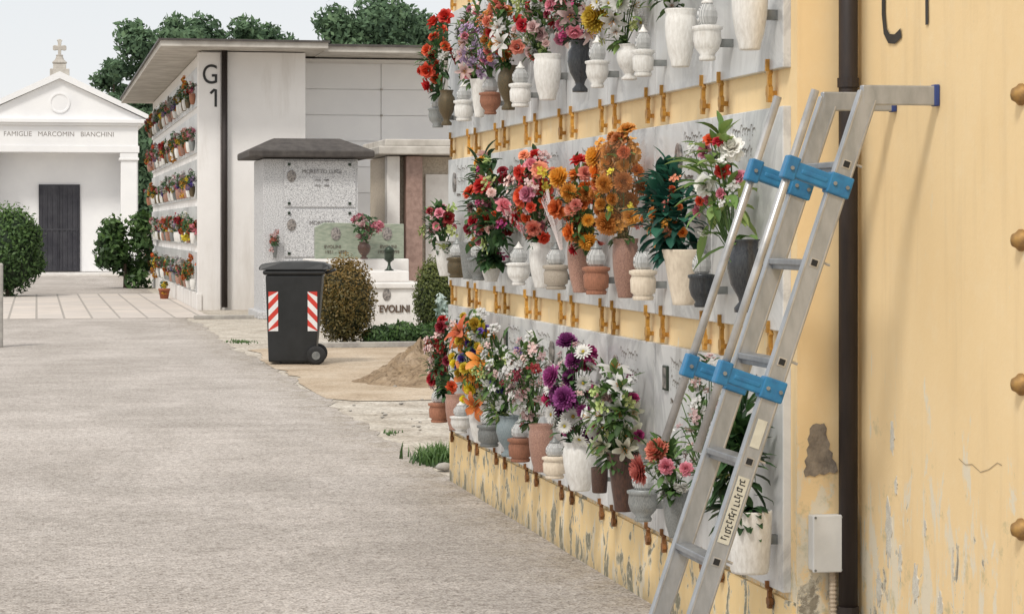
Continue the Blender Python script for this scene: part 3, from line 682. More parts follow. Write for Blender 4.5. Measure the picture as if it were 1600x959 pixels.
# ------------------------------------------------------------------ near columbarium
Y0=7.425; P=.795
NE_=empty('flowered_columbarium',(3.5,9,0),'yellow columbarium wall of marble tomb slabs with peeling plinth','building')
box('wall',(2.41,7.32,.0),(5.0,13.80,3.75),M['yellow'],parent=NE_)
V,F=merge(boxg((2.397,7.335,0),(2.41,13.815,.285))); obj('plinth',V,F,M['plinth'],parent=NE_)
box('return_wall',(2.615,6.46,0),(5.0,7.318,3.75),M['yellow'],parent=NE_)
box('return_wall',(2.604,2.0,0),(5.0,6.46,3.75),M['yellow'],parent=NE_,bevel=.003)
box('coping',(2.30,1.9,3.75),(5.1,13.9,3.87),M['roofconc'],parent=NE_)
rows=[.31,1.16,2.02,2.88]
PH={(1,0):.24,(1,1):.03,(1,3):-.25,(0,1):.22,(0,0):.1,(1,2):.0,(2,0):-.05,(2,2):.1}
for r,zb in enumerate(rows):
    for c in range(8):
        y=Y0+c*P-(.04 if c==0 else 0); y1=Y0+(c+1)*P-.012
        sl_=box('tomb_slab',(2.382,y,zb),(2.412,y1,zb+.735),M['slab'],parent=NE_,bevel=.003); yc=(y+y1)/2
        if r==3: continue
        ph=PH.get((r,c),R.uniform(-.2,.25)); pz=zb+.61
        if (r+c)%2:
            V,F=merge(boxg((2.372,yc+ph-.033,pz-.048),(2.382,yc+ph+.033,pz+.048))); fr=obj('photo_frame',V,F,M['darkbronze'],parent=sl_,bevel=.003)
            V,F=boxg((2.3705,yc+ph-.025,pz-.039),(2.372,yc+ph+.025,pz+.039)); obj('portrait',V,F,M['photo'],parent=fr)
        else:
            V,F=lathe([(.001,0),(.040,0),(.043,.006),(.043,.01),(.001,.012)],18,(0,0,0),False)
            V=[(2.382-v[2],yc+ph+v[0],pz-.01+v[1]*1.35) for v in V]; fixn(obj('portrait',V,F,M['photo'],parent=sl_))
        V=[];F=[]
        side=-1 if ph>0 else 1
        for line in range(3):
            L_=R.uniform(.20,.34) if line<2 else .12; yy=yc+ph+side*.06 if side<0 else yc+ph+.06+L_; zz=zb+.665-line*.07; n=80; ph2=R.random()*6; am=.015 if line<2 else .005
            pts=[]
            for i in range(n):
                t=i/(n-1); tall=1.9 if (i//8)%4==0 else .75
                pts.append((yy-t*L_-.010*math.sin(t*62+ph2),zz+am*tall*math.sin(t*62+ph2+1.4)+.004*math.sin(t*13)))
            for i in range(n-1):
                (a,b),(c_,d)=pts[i],pts[i+1]; k=len(V)
                V+=[(2.3805,a,b-.0022),(2.3805,a,b+.0022),(2.3805,c_,d+.0022),(2.3805,c_,d-.0022)]; F.append((k,k+1,k+2,k+3))
        obj('inscription',V,F,M['ink'],parent=sl_)
V2,F=stroke([(-6.885,2.40),(-6.90,2.44),(-6.95,2.465),(-7.02,2.445),(-7.06,2.37),(-7.07,2.28),(-7.07,2.17),(-7.055,2.115),(-7.02,2.088),(-6.97,2.083),(-6.915,2.098)],.030); V=[(2.6105,-v.x,v.y) for v in V2]; obj('painted_letter',V,F,M['black'],parent=NE_)
V2,F=stroke([(-6.79,2.37),(-6.725,2.43),(-6.705,2.43),(-6.70,2.105)],.022); V=[(2.6105,-v.x,v.y) for v in V2]; obj('painted_number',V,F,M['black'],parent=NE_)
V2,F=stroke([(-6.43,.835),(-6.38,.822),(-6.33,.828),(-6.27,.812),(-6.21,.826),(-6.15,.85),(-6.12,.846)],.0025); V=[(2.6025,-v.x,v.y) for v in V2]; obj('plaster_crack',V,F,M['crack'],parent=NE_)
# flaked patches showing pale primer on the return wall
rf=random.Random(91)
for (y,z,ry,rz) in ((7.00,.845,.020,.055),(6.965,.70,.014,.03),(7.03,.55,.030,.11),(6.93,.47,.016,.06),(6.80,.42,.028,.07),(6.72,.60,.010,.03),(6.60,.38,.02,.05),(6.50,.52,.008,.05),(7.12,.36,.03,.06)):
    n=26; pl=[]
    for i in range(n):
        a=2*math.pi*i/n; q=rf.uniform(.55,1.1)
        pl.append((y+ry*q*math.cos(a),z+rz*q*math.sin(a)))
    V,F=prismg(pl,'x',2.6125,2.617); fixn(obj('flaked_patch',V,F,M['flake'],parent=NE_))
for z in (.687,1.077,1.465,1.857,2.25):
    V,F=lathe([(.030,0),(.030,.005),(.022,.010),(.017,.017),(.001,.021)],18,(0,0,0),False); V=[(2.604-v[2]*1.6,5.985+v[0],z+v[1]) for v in V]
    fixn(obj('brass_stud',V,F,M['stud'],smooth=True,label='domed brass stud fixed to the yellow wall',category='stud',group='brass studs on the yellow wall'))
clipbase={}
poly=[(-.006,.030),(.006,.030),(.006,.0),(.013,-.010),(.006,-.018),(.007,-.048),(.016,-.054),(.016,-.078),(.009,-.086),(.009,-.100),(-.009,-.100),(-.009,-.086),(-.016,-.078),(-.016,-.054),(-.007,-.048),(-.006,-.018),(-.013,-.010),(-.006,0)]
for mn_ in ('brass','rust'):
    V,F=merge(prismg(poly,'x',-.014,.0),boxg((-.022,-.005,-.006),(-.014,.005,.030)),boxg((-.004,-.006,-.08),(.02,.006,-.065)))
    me=bpy.data.meshes.new('clip'); me.from_pydata(V,[],F); me.materials.append(M[mn_]); clipbase[mn_]=me
for r in range(4):
    for c in range(9):
        for s in (-1,1):
            if c==0 and s<0: continue
            y=Y0+c*P+s*.115
            if c==0: y=Y0+.10
            if y>13.8: continue
            o=bpy.data.objects.new('slab_clip',clipbase['rust' if r==0 else 'brass']); link(o); o.location=(2.392,y+R.uniform(-.012,.012),rows[r]+R.uniform(-.004,.004))
            o.scale=(1,1.15,1.1 if r else .7); o.rotation_euler=(R.uniform(-.1,.1),0,0)
            meta(o,'rusty metal clip holding a slab above the plinth' if r==0 else 'brass clip holding the edge of a marble slab','clip','clips holding the marble slabs')
E=empty('drain_pipe',(2.565,7.27,0),'dark brown metal drainpipe in the corner of the yellow wall','drainpipe')
V,F=tubeg([(2.565,7.27,0),(2.565,7.27,3.7)],.0305,16); obj('pipe',V,F,M['pipe'],parent=E,smooth=True)
for z in (.25,1.95):
    V,F=tubeg([(2.565,7.27,z),(2.565,7.27,z+.03)],.035,16); V2,F2=boxg((2.555,7.29,z),(2.575,7.32,z+.03)); V,F=merge((V,F),(V2,F2)); obj('pipe_bracket',V,F,M['pipe'],parent=E)
E=empty('junction_box',(2.495,7.29,.4),'grey plastic electrical junction box on the wall','electrical box')
box('box_body',(2.446,7.268,.396),(2.546,7.32,.573),M['boxgrey'],parent=E,bevel=.004)
box('box_lid',(2.442,7.256,.392),(2.550,7.266,.577),M['boxgrey'],parent=E,bevel=.004)
gs=[tubeg([(x,7.257,z),(x,7.253,z)],.004,8) for x in (2.45,2.542) for z in (.40,.569)]
V,F=merge(*gs); obj('screws',V,F,M['greycer'],parent=E)
pp=[];rd=[]
for i in range(60): pp.append((2.52+.02*(i/60)**2,7.29,.396-i*.0068)); rd.append(.013 if i%2 else .0105)
V,F=tubeg(pp,rd,10); obj('conduit',V,F,M['conduit'],parent=E)
pl=[(2.452,.850),(2.462,.862),(2.474,.866),(2.488,.863),(2.500,.866),(2.509,.850),(2.506,.832),(2.512,.815),(2.520,.800),(2.516,.782),(2.529,.770),(2.527,.752),(2.540,.738),(2.547,.712),(2.536,.703),(2.518,.708),(2.500,.699),(2.484,.703),(2.468,.694),(2.452,.699),(2.436,.694),(2.431,.712),(2.440,.728),(2.434,.746),(2.445,.762),(2.441,.782),(2.450,.797),(2.444,.815),(2.452,.832)]
V,F=prismg(pl,'y',7.3165,7.321)
fixn(obj('bare_cement_patch',V,F,M['cement'],parent=NE_))

# ------------------------------------------------------------------ flower heads
def petal(V,F,az,el0,curl,L_,W,r0=0,z0=0,seg=4,cup=.2):
    d=(math.cos(az),math.sin(az)); s=(-d[1],d[0]); x=r0; z=z0; k=len(V)
    for i in range(seg+1):
        t=i/seg; w=W*math.sin(math.pi*(.10+.82*t))**.8/2
        V.append((d[0]*x-s[0]*w,d[1]*x-s[1]*w,z+cup*w)); V.append((d[0]*x,d[1]*x,z)); V.append((d[0]*x+s[0]*w,d[1]*x+s[1]*w,z+cup*w))
        a=el0+curl*t; x+=L_/seg*math.cos(a); z+=L_/seg*math.sin(a)
    for i in range(seg):
        a=k+3*i; F.append((a,a+1,a+4,a+3)); F.append((a+1,a+2,a+5,a+4))
D=math.radians
HEADS={}
def head(kind,color):
    k=(kind,color)
    if k in HEADS: return HEADS[k]
    rr=random.Random(sum(map(ord,kind))); V=[];F=[];centre=None
    if kind=='rose':
        for n,r0,z0,el,cu,L_,W in ((3,.02,.1,88,25,.55,.45),(4,.10,.05,82,15,.62,.6),(5,.18,0,70,-20,.75,.75),(6,.22,-.05,45,-50,.85,.8),(6,.2,-.1,15,-45,.85,.75)):
            o_=rr.random()*6
            for i in range(n): petal(V,F,o_+2*math.pi*i/n,D(el),D(cu),L_,W,r0,z0,4,.5)
    elif kind=='mum':
        for j in range(7):
            el=-12+j*15; n=22-j*2; L_=1.0-j*.06
            for i in range(n): petal(V,F,2*math.pi*(i+.5*(j%2))/n+rr.uniform(-.1,.1),D(el),D(30),L_*rr.uniform(.88,1.03),.30,.02,j*.03,3,.5)
    elif kind=='carn':
        for j in range(5):
            el=2+j*19; n=12-j
            for i in range(n): petal(V,F,2*math.pi*(i+.37*j)/n+rr.uniform(-.2,.2),D(el+rr.uniform(-12,12)),D(rr.uniform(-40,20)),1.0-j*.07,.62,.02,0,3,rr.uniform(-.5,.8))
    elif kind=='daisy':
        for j in range(2):
            for i in range(15): petal(V,F,2*math.pi*(i+.5*j)/15,D(8+14*j),D(-12),1.0-.12*j,.29,.08,.02*j,3,.2)
        centre='yellow'
    elif kind=='lily':
        for i in range(6): petal(V,F,2*math.pi*i/6,D(58 if i%2 else 50),D(-85),1.35,.60 if i%2 else .46,.05,-.3,6,.35)
        centre='amber'
    elif kind=='fill':
        for i in range(20):
            a=rr.random()*6.28; e=rr.uniform(0,1.4); r=rr.uniform(.4,1.1); p=(r*math.cos(a)*math.cos(e),r*math.sin(a)*math.cos(e),r*math.sin(e)*.8)
            v0=[];f0=[]
            for q in range(5): petal(v0,f0,2*math.pi*q/5,D(25),D(-20),.27,.24,.0,0,2,.3)
            kk=len(V); V+=[(x+p[0],y+p[1],z+p[2]) for x,y,z in v0]; F+=[tuple(i_+kk for i_ in f) for f in f0]
    nf=len(F)
    mats=[petalmat(color)]
    if centre:
        mats.append(petalmat(centre))
        if kind=='daisy':
            v,f=lathe([(.2,.02),(.2,.1),(.12,.16),(.001,.17)],10,(0,0,0),False); kk=len(V); V+=v; F+=[tuple(i+kk for i in q) for q in f]
        else:
            for i in range(6):
                a=i*1.05+.3; v,f=tubeg([(0,0,0),(.15*math.cos(a),.15*math.sin(a),.45),(.28*math.cos(a),.28*math.sin(a),.6)],[.015,.015,.04],4); kk=len(V); V+=v; F+=[tuple(i_+kk for i_ in q) for q in f]
    V=[(x+rr.uniform(-.03,.03),y+rr.uniform(-.03,.03),z+rr.uniform(-.04,.04)) for x,y,z in V]
    me=bpy.data.meshes.new('head_'+kind); me.from_pydata(V,[],F)
    for x in mats: me.materials.append(x)
    me.polygons.foreach_set('material_index',[0]*nf+[1]*(len(F)-nf)); me.polygons.foreach_set('use_smooth',[True]*len(F)); me.update()
    HEADS[k]=me; return me

def leafg(V,F,T,p,d,L_,W,tone,droop=.5,seg=4):
    d=d.normalized(); s=d.cross(Vector((0,0,1)))
    if s.length<.1: s=Vector((0,1,0))
    s.normalize(); q=Vector(p); k=len(V)
    for i in range(seg+1):
        t=i/seg; w=W*math.sin(math.pi*(.06+.92*t))**.8/2; up=s.cross(d)
        for a in (-1,0,1):
            v=q+s*(a*w)+up*(abs(a)*w*.35); V.append((min(v.x,2.375),v.y,v.z)); T.append(min(1,max(0,tone+(.12 if a==0 else 0))))
        q=q+d*(L_/seg); d=(d+Vector((0,0,-droop/seg))).normalized()
    for i in range(seg):
        a=k+3*i; F.append((a,a+1,a+4,a+3)); F.append((a+1,a+2,a+5,a+4))
SZ={'lily':.74,'mum':.82,'rose':.86,'carn':.84,'daisy':.82,'fill':1.05}
CN={'lily':1.7,'mum':2.1,'rose':2.4,'carn':2.3,'daisy':2.0,'fill':2.2}
def bouquet(Y,zt,w,h,heads,leaf,nleaf,label,seed,lsize=.055,lw=.024,dy=0,X=2.285,droop=.7,dz=0,xr=.11,dense=1.0):
    rr=random.Random(seed)
    base=Vector((X,Y,zt)); c=Vector((X-.02,Y+dy,zt+h*.48+dz))
    E=empty('flower_bouquet',base,label,'flowers')
    sv=[]
    lumps=[Vector((0,rr.uniform(-.4,.4)*w,rr.uniform(-.35,.45)*h)) for _ in range(4)]
    def pick(shell):
        while True:
            v=Vector((rr.gauss(-.45,.8),rr.gauss(-.2,.8),rr.gauss(.1,.8)))
            if v.length>.2: break
        v.normalize(); q=Vector((v.x*xr,v.y*w/2,v.z*h/2))*shell
        if rr.random()<.42: q=q*.45+rr.choice(lumps)
        p=c+q; p.x=min(p.x,2.345); return p,v
    placed=[]
    for kind,color,size,n in heads:
        size*=SZ[kind]; n=int(math.ceil(n*CN[kind]*dense))
        anchor=pick(.6)[0]
        for i in range(n):
            best=None
            for tr_ in range(16):
                p,v=pick(rr.uniform(.6,1.05))
                if rr.random()<.4: p=p.lerp(anchor,.45)
                md=min([(p-q).length/(sz+size) for q,sz in placed] or [9])
                if best is None or md>best[0]: best=(md,p,v)
                if md>.7: break
            md,p,v=best; placed.append((p,size))
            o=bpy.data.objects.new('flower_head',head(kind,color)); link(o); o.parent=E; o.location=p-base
            dirv=(v+Vector((-.5,-.5,.2))+Vector((rr.gauss(0,.4),rr.gauss(0,.4),rr.gauss(0,.4)))).normalized()
            o.rotation_mode='QUATERNION'; o.rotation_quaternion=dirv.to_track_quat('Z','Y')@Quaternion((0,0,1),rr.random()*6.28)
            s=size*rr.uniform(.6,1.22); o.scale=(s,s,s*rr.uniform(.8,1.25))
            sv.append(tubeg([base+Vector((rr.uniform(-.01,.01),rr.uniform(-.01,.01),-.03)),(base+p)/2+Vector((0,0,.01)),p-dirv*size*.2],[.0025,.002,.0018],4))
    V,F=merge(*sv); obj('stems',V,F,M['stem'],parent=E)
    V=[];F=[];T=[]
    for i in range(int(nleaf*2.1)):
        p,v=pick(rr.uniform(.15,.86)); d=(v+Vector((0,0,.3))+Vector((rr.gauss(0,.4),rr.gauss(0,.4),rr.gauss(0,.4))))
        leafg(V,F,T,p,d,lsize*rr.uniform(.5,1.3),lw*rr.uniform(.6,1.3),rr.random()*.95,droop)
    for i in range(nleaf//5):
        a=rr.uniform(2.2,5.2); d=Vector((math.cos(a)*.6,math.sin(a),rr.uniform(-.3,.6)))
        leafg(V,F,T,base+Vector((0,0,.01)),d,lsize*1.5,lw*1.3,rr.random()*.7,droop*1.4)
    obj('leaves',V,F,M[leaf],parent=E,tone=T,smooth=True)
    return E
NAMES={'white':'white','cream':'cream','clay':'terracotta','pinkstone':'pinkish marble','brown':'dark brown','blackcer':'glossy black','greycer':'grey','bluegrey':'blue-grey','beigestone':'beige stone','bronze':'old bronze'}
def vase(r,Y,style,mat,rad,h,dz=0):
    o=bpy.data.objects.new('vase_body',vase_mesh(style,mat)); link(o); zb=rows[r]+.06+dz
    E=empty('flower_vase',(2.29,Y,zb),NAMES[mat]+' flower vase fixed to a marble tomb slab','vase')
    o.parent=E; o.scale=(rad,rad,h)
    V,F=boxg((2.29+rad*.6,Y-.012,zb+h*.45),(2.383,Y+.012,zb+h*.6)); obj('bracket',V,F,M['greycer'],parent=E)
    return zb+h
def lamp(r,Y,mat,rad=.045,h=.2,style='lamp',dz=0):
    zb=rows[r]+.06+dz
    E=empty('votive_lamp',(2.29,Y,zb),NAMES[mat]+' votive lamp with faceted glass flame on a tomb slab','lamp')
    for nm,me in (('lamp_base',vase_mesh(style,mat)),('lamp_glass',vase_mesh('glass','glass',9)),('lamp_cap',vase_mesh('cap','greycer' if mat!='white' else 'white',14))):
        o=bpy.data.objects.new(nm,me); link(o); o.parent=E; o.scale=(rad,rad,h)
    V,F=boxg((2.29+rad*.7,Y-.01,zb+h*.2),(2.383,Y+.01,zb+h*.32)); obj('bracket',V,F,M['greycer'],parent=E)

# ---- top visible row
vase(2,7.45,'bell','white',.060,.22)
lamp(2,7.95,'white',.050,.235)
z=vase(2,8.30,'bell','white',.057,.21); bouquet(8.38,z,.30,.28,[('rose','pink',.035,5),('lily','white',.055,4),('fill','white',.03,4)],'leafmid',70,'bouquet of pink roses and white flowers in a white vase',101)
lamp(2,8.84,'white',.043,.20,'lamp2')
z=vase(2,9.06,'urn','white',.050,.14); bouquet(9.12,z,.34,.34,[('mum','yellow',.07,2),('lily','white',.06,4),('daisy','white',.045,3),('fill','lime',.03,3)],'leaflight',60,'bouquet of yellow and white flowers in a white vase',102)
lamp(2,9.60,'white',.048,.22)
z=vase(2,9.92,'urn','blackcer',.055,.22); bouquet(9.95,z,.42,.30,[('rose','pink',.038,6),('lily','palepink',.06,5),('rose','darkred',.032,4),('fill','magenta',.03,3)],'leafdark',70,'bouquet of pink lilies and red roses in a black vase',103)
z=vase(2,10.58,'bell','white',.064,.21); bouquet(10.65,z,.36,.34,[('rose','palepink',.038,6),('rose','red',.035,3),('carn','white',.038,4),('fill','lime',.03,4)],'leafmid',80,'mixed bouquet of red and pale pink roses',104)
lamp(2,11.20,'white',.054,.22,'lamp2')
z=vase(2,11.5,'urn','bronze',.055,.22); bouquet(11.5,z,.50,.36,[('rose','coral',.038,5),('lily','white',.065,4),('carn','amber',.035,4),('fill','ochre',.03,4),('rose','red',.03,3)],'leafmid',80,'mixed orange red and white bouquet in a bronze vase',105)
lamp(2,11.97,'clay',.055,.22)
z=vase(2,12.28,'cone','white',.05,.2); bouquet(12.35,z-.02,.44,.40,[('rose','pink',.038,5),('lily','palepink',.06,4),('fill','white',.03,4)],'leafmid',80,'bouquet of pink roses on a tomb slab',106)
lamp(2,12.74,'white',.055,.22,'lamp2')
z=vase(2,13.3,'urn','bronze',.05,.2); bouquet(13.45,z-.02,.42,.40,[('rose','red',.05,5),('carn','red',.045,2),('fill','white',.03,2)],'leafdark',110,'bouquet of bright red roses on a tomb slab',107)
lamp(2,13.60,'greycer',.055,.22)
bouquet(11.95,rows[2]+.28,.26,.28,[('fill','lilac',.035,10),('fill','purple',.03,2)],'leafmid',24,'small lavender coloured bunch on a tomb slab',108)
# ---- middle row
z=vase(1,7.50,'urn','blackcer',.060,.24); bouquet(7.62,z-.03,.34,.46,[('carn','white',.05,2),('rose','pink',.035,3),('fill','white',.022,6),('rose','red',.03,2)],'leaflight',44,'loose bouquet with white roses and broad leaves in a black vase',201,.11,.036,dy=.10,dense=.7)
lamp(1,8.02,'blackcer',.046,.225)
z=vase(1,8.26,'cone','cream',.078,.20); bouquet(8.34,z-.02,.38,.30,[('rose','orange',.028,6),('fill','amber',.022,5),('fill','coral',.022,3)],'leafteal',160,'bouquet of dark glossy leaves with small orange blossoms',202,.075,.038,dense=.9)
lamp(1,8.84,'cream',.052,.225,'lamp2')
z=vase(1,9.12,'bell','pinkstone',.052,.235); E=bouquet(9.12,z,.21,.42,[('mum','amber',.055,5),('mum','ochre',.05,4),('carn','orange',.045,4),('carn','ochre',.042,4),('fill','amber',.03,5),('fill','yellow',.025,2)],'leafmid',40,'amber chrysanthemums wrapped in clear cellophane',203,dense=1.1)
V,F=lathe([(.035,-.02),(.06,.06),(.095,.16),(.12,.28),(.128,.38)],26,(0,0,0),False)
V=[(2.27+v[0]*.80*(1+.08*math.sin(7*i)),9.10+v[1]*(1+.08*math.sin(5*i)),z+v[2]+.02*math.sin(i*2.7)) for i,v in enumerate(V)]
V=[(min(v[0],2.375),v[1],v[2]) for v in V]; obj('wrapping',V,F,M['cello'],parent=E,smooth=True)
lamp(1,9.62,'clay',.056,.225,'lamp2')
z=vase(1,9.90,'bell','pinkstone',.060,.24); bouquet(9.76,z-.05,.26,.40,[('carn','orange',.05,4),('carn','coral',.045,3),('mum','amber',.055,4),('mum','yellow',.04,1),('rose','red',.04,2)],'leafmid',60,'bouquet of orange carnations and chrysanthemums',204,dense=1.0)
lamp(1,10.40,'beigestone',.058,.215,'lamp2')
z=vase(1,10.70,'bell','white',.060,.21); E=bouquet(10.72,z,.46,.46,[('carn','coral',.05,7),('rose','red',.05,5),('rose','pink',.04,5),('fill','palepink',.035,6),('fill','yellow',.03,3)],'leafdark',110,'large bouquet of red and coral carnations with net wrapping',205,dense=1.1)
nu,nv=30,16; V=[];F=[]
for j in range(nv+1):
    t=j/nv
    for i in range(nu+1):
        a=-2.7+2.2*i/nu; rr_=(.03+.13*t)*(1+.16*math.sin(9*a)*t)
        V.append((min(2.29+rr_*.5*math.sin(a),2.375),10.25-rr_*.9*math.cos(a),z-.03+.24*t+.03*t*math.sin(7*a)))
for j in range(nv):
    for i in range(nu): a=j*(nu+1)+i; F.append((a,a+1,a+nu+2)); F.append((a,a+nu+2,a+nu+1))
o=obj('net_wrapping',V,F,M['net'],parent=E); w_=o.modifiers.new('w','WIREFRAME'); w_.thickness=.0010
lamp(1,11.24,'white',.058,.21)
z=vase(1,11.95,'bell','white',.055,.17); bouquet(11.85,z-.07,.56,.52,[('carn','red',.05,4),('rose','pink',.045,5),('carn','palepink',.045,3),('fill','lime',.035,5),('rose','darkred',.035,4),('rose','amber',.035,3),('fill','magenta',.03,3)],'leafdark',130,'large mixed bouquet of red and pink flowers with dark leaves',206,.085,.04)
lamp(1,12.30,'greycer',.058,.23)
vase(1,12.62,'cone','greycer',.05,.2)
lamp(1,12.95,'bronze',.058,.22,'lamp2')
z=vase(1,13.35,'bell','white',.055,.2); bouquet(13.36,z-.04,.42,.28,[('rose','darkred',.04,4),('rose','pink',.035,3),('fill','palepink',.03,3),('fill','lime',.035,4)],'leafdark',110,'small bouquet of dark red roses and green leaves',207,dense=.8)
# ---- bottom row
z=vase(0,7.45,'cyl','white',.074,.205); bouquet(7.50,z-.03,.20,.36,[('fill','lime',.02,3)],'leafdark',110,'dark leafy plant in a large white pot',301,.10,.034)
z=vase(0,8.35,'bell','greycer',.05,.17); bouquet(8.35,z-.02,.22,.24,[('mum','coral',.085,1),('carn','pink',.04,1),('carn','white',.03,4),('fill','white',.022,5)],'leafmid',60,'pink and white flowers in a grey vase',302,dense=.5)
bouquet(7.92,rows[0]+.30,.20,.40,[('fill','palepink',.022,6),('fill','white',.022,4)],'leafmid',40,'thin bunch of pale blossoms behind the ladder',303)
lamp(0,8.84,'greycer',.058,.235)
z=vase(0,9.16,'cone','brown',.066,.235); bouquet(9.20,z-.03,.40,.40,[('lily','white',.085,5),('lily','cream',.075,4),('rose','magenta',.03,2),('rose','palepink',.03,2),('fill','white',.025,4),('fill','lime',.03,3)],'leafmid',100,'bouquet of white lilies in a dark brown vase',304,.08,.028)
vase(0,9.56,'cyl','brown',.036,.105,dz=.03)
z=vase(0,9.92,'bell','white',.074,.21); bouquet(9.95,z-.02,.40,.46,[('mum','purple',.06,5),('daisy','white',.042,11),('fill','palepink',.028,6),('carn','magenta',.04,3)],'leafdark',80,'bouquet of purple chrysanthemums and white daisies',305)
lamp(0,10.43,'cream',.055,.19,'lamp2')
z=vase(0,10.72,'bell','pinkstone',.058,.22); bouquet(10.85,z-.02,.42,.44,[('fill','palepink',.035,9),('fill','white',.035,7),('fill','darkred',.03,5)],'leafmid',80,'airy bouquet of pale pink small blossoms',306)
lamp(0,11.2,'clay',.060,.22,'lamp2')
z=vase(0,11.48,'urn','bluegrey',.064,.2); bouquet(11.60,z-.02,.44,.44,[('rose','violet',.03,2),('fill','white',.035,7),('fill','palepink',.03,4),('fill','lime',.03,6)],'leafmid',130,'airy white and green bouquet in a blue-grey vase',307,.08,.018)
lamp(0,12.0,'greycer',.062,.22,'lamp2')
z=vase(0,12.24,'bell','white',.062,.2); bouquet(12.28,z-.02,.54,.48,[('mum','yellow',.042,11),('mum','amber',.042,3),('lily','orange',.11,3),('rose','violet',.035,4),('fill','white',.035,4)],'leafmid',100,'bouquet of yellow and orange flowers in a white vase',308)
lamp(0,12.83,'white',.058,.18)
vase(0,13.02,'bell','pinkstone',.055,.2)
bouquet(13.28,rows[0]+.24,.42,.42,[('carn','red',.05,4),('rose','darkred',.04,3),('fill','palepink',.035,5)],'leafdark',110,'bouquet of red carnations at the end of the wall',309)
lamp(0,13.55,'clay',.062,.22,'lamp2')
E=empty('flower_vase',(4.85,35.5,1.02),'dark brown vase on the white grave','vase'); o=bpy.data.objects.new('vase_body',vase_mesh('urn','brown')); link(o); o.parent=E; o.scale=(.1,.1,.26)
o=bpy.data.objects.new('flower_bouquet',lib[9]); link(o); o.location=(4.87,35.45,1.5); o.scale=(1.6,1.45,1.2); meta(o,'bouquet of pink and white flowers on the grave','flowers')
o=bpy.data.objects.new('flower_bouquet',lib[7]); link(o); o.location=(3.82,kY-.1,1.28); o.scale=(.7,.5,.7); meta(o,'small pink bouquet fixed on the granite tomb','flowers')
o=bpy.data.objects.new('flower_vase',vase_mesh('cone','greycer')); link(o); o.location=(3.82,kY-.08,1.0); o.scale=(.05,.05,.2); meta(o,'small grey vase on the granite tomb','vase')

# ------------------------------------------------------------------ ladder
YN,YF=6.62,6.976
E=empty('ladder',(1.95,6.8,0),'aluminium step ladder with blue brackets leaning on the yellow wall','ladder')
k=.343; nrm=Vector((-1,0,k)).normalized(); uu=Vector((k,0,1)).normalized()
def sp(z,y): return Vector((1.748+k*z,y,z))
for y in (YN,YF):
    V,F=beamg(sp(0.0,y),sp(1.895,y),.062,.026)
    obj('stringer',V,F,M['alu'],parent=E,bevel=.004)
    V,F=merge(*[beamg(sp(0.02,y-.0136)+nrm*q,sp(1.88,y-.0136)+nrm*q,.004,.0022) for q in (-.024,.024)]); obj('stringer_rib',V,F,M['alu2'],parent=E)
    V,F=beamg((2.375,y,1.888),(2.603,y,1.888),.058,.0265); obj('hook_arm',V,F,M['alu'],parent=E,bevel=.004)
    V,F=boxg((2.598,y-.017,1.857),(2.6145,y+.017,1.921)); obj('end_cap',V,F,M['navy'],parent=E,bevel=.003)
    V,F=boxg((1.71,y-.02,0.004),(1.79,y+.02,.05)); obj('foot',V,F,M['rubber'],parent=E,bevel=.005)
    a=sp(.80,y)+nrm*.156; b=sp(1.85,y)+nrm*.156
    V,F=tubeg([a,b],.0125,14); obj('handrail',V,F,M['alu2'],parent=E,smooth=True)
    for zb in (1.622,1.027):
        c=sp(zb,y); tb=c+nrm*.156
        V,F=merge(beamg(tb+nrm*.014,c-nrm*.034,.048,.040),beamg(tb+nrm*.02,tb-nrm*.02,.070,.044),beamg(c+nrm*.036,c-nrm*.037,.064,.046),beamg(tb-nrm*.03,c+nrm*.04,.016,.0445))
        br=obj('bracket',V,F,M['blue'],parent=E,bevel=.005)
        gs=[tubeg([q+Vector((0,-.028,0)),q+Vector((0,-.020,0))],.006,8) for q in (tb,c+nrm*.018,c-nrm*.022)]
        V,F=merge(*gs); obj('bolts',V,F,M['greycer'],parent=br)
for i in range(6):
    z=.244+.288*i; c=sp(z,0)
    V,F=beamg((c.x,YN,z),(c.x,YF,z),.018,.052,side=Vector((1,0,0)))
    V2,F2=beamg((c.x,YN,z-.013),(c.x,YF,z-.013),.022,.03,side=Vector((1,0,0))); V,F=merge((V,F),(V2,F2))
    rg=obj('rung',V,F,M['alurung'],parent=E,bevel=.003)
    V,F=beamg(c+uu*.013+Vector((0,YN-.0135,0)),c-uu*.013+Vector((0,YN-.0135,0)),.026,.003); obj('rung_end',V,F,M['alu2'],parent=rg)
    V,F=beamg(c+uu*.009+Vector((0,YN-.0160,0)),c-uu*.009+Vector((0,YN-.0160,0)),.018,.003); obj('rung_socket',V,F,M['rubber'],parent=rg)
    V,F=tubeg([c-nrm*.03+Vector((0,YN,.012)),c-nrm*.055+Vector((0,YN,.010))],.004,8); obj('rung_pin',V,F,M['alu2'],parent=rg)
V,F=beamg(sp(.585,YN-.0150),sp(.775,YN-.0150),.036,.001); lb=obj('sticker',V,F,M['label'],parent=E)
gs=[]
q=.598
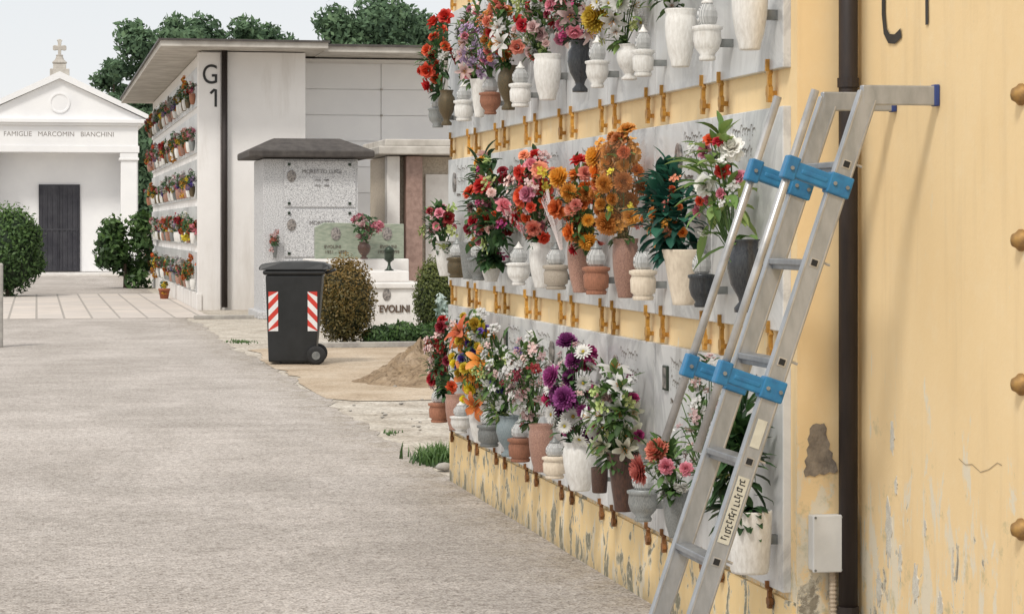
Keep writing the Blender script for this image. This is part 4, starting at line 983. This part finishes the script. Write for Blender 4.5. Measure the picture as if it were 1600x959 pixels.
while q<.762:
    hgt=R.uniform(.003,.009)
    a=sp(q,YN-.0160); o_=nrm*R.choice((0,.003,-.003))
    gs.append(beamg(a-nrm*.010+o_,a+nrm*R.uniform(.004,.010)+o_,.003,.0006))
    if R.random()<.6: gs.append(beamg(a+o_+nrm*.006,a+uu*hgt+o_+nrm*.006,.003,.0006))
    if R.random()<.5: gs.append(beamg(a+o_-nrm*.008,a+uu*hgt+o_-nrm*.008,.003,.0006))
    q+=R.uniform(.007,.012)
V,F=merge(*gs); obj('sticker_print',V,F,M['black'],parent=lb)
V,F=beamg(sp(.86,YN-.0150),sp(.94,YN-.0150),.030,.001); obj('sticker',V,F,M['label'],parent=E)

# ------------------------------------------------------------------ light, world, camera
el=math.radians(52)
d=Vector((-.62,-.78,0)).normalized()*math.cos(el)+Vector((0,0,math.sin(el)))
ld=bpy.data.lights.new('sun','SUN'); ld.energy=2.2; ld.angle=math.radians(11); ld.color=(1,.95,.88)
lo=bpy.data.objects.new('sun',ld); link(lo); lo.rotation_euler=d.to_track_quat('Z','Y').to_euler()
W=bpy.data.worlds.new('World'); sc.world=W; W.use_nodes=True; N=W.node_tree.nodes; L=W.node_tree.links
bg=N['Background']; sky=N.new('ShaderNodeTexSky'); sky.sky_type='NISHITA'; sky.sun_disc=False; sky.sun_elevation=el; sky.sun_rotation=math.atan2(d.x,d.y)
sky.air_density=1; sky.dust_density=3
sm=mixc(N,L,1.0,sky.outputs[0],(.10,.10,.10),'MULTIPLY')
g=N.new('ShaderNodeTexCoord'); sx=N.new('ShaderNodeSeparateXYZ'); L.new(g.outputs['Generated'],sx.inputs[0])
haze=ramp(N,L,sx.outputs['Z'],[(0.0,(.95,.95,.94)),(.045,(.92,.93,.935)),(.10,(.86,.89,.915)),(.4,(.94,.93,.92)),(1,(1.05,1.04,1.02))])
sm=mixc(N,L,.94,sm,haze)
L.new(sm,bg.inputs['Color']); bg.inputs['Strength'].default_value=1.0
cam=bpy.data.cameras.new('camera'); co=bpy.data.objects.new('camera',cam); link(co)
co.location=(0,0,1.5); co.rotation_euler=(math.radians(90),0,-math.atan(.2008)); cam.sensor_width=36; cam.lens=83.25; cam.shift_y=-.0778; cam.clip_end=2000; cam.clip_start=.05
sc.camera=co
sc.view_settings.view_transform='Standard'; sc.view_settings.look='None'; sc.view_settings.exposure=0
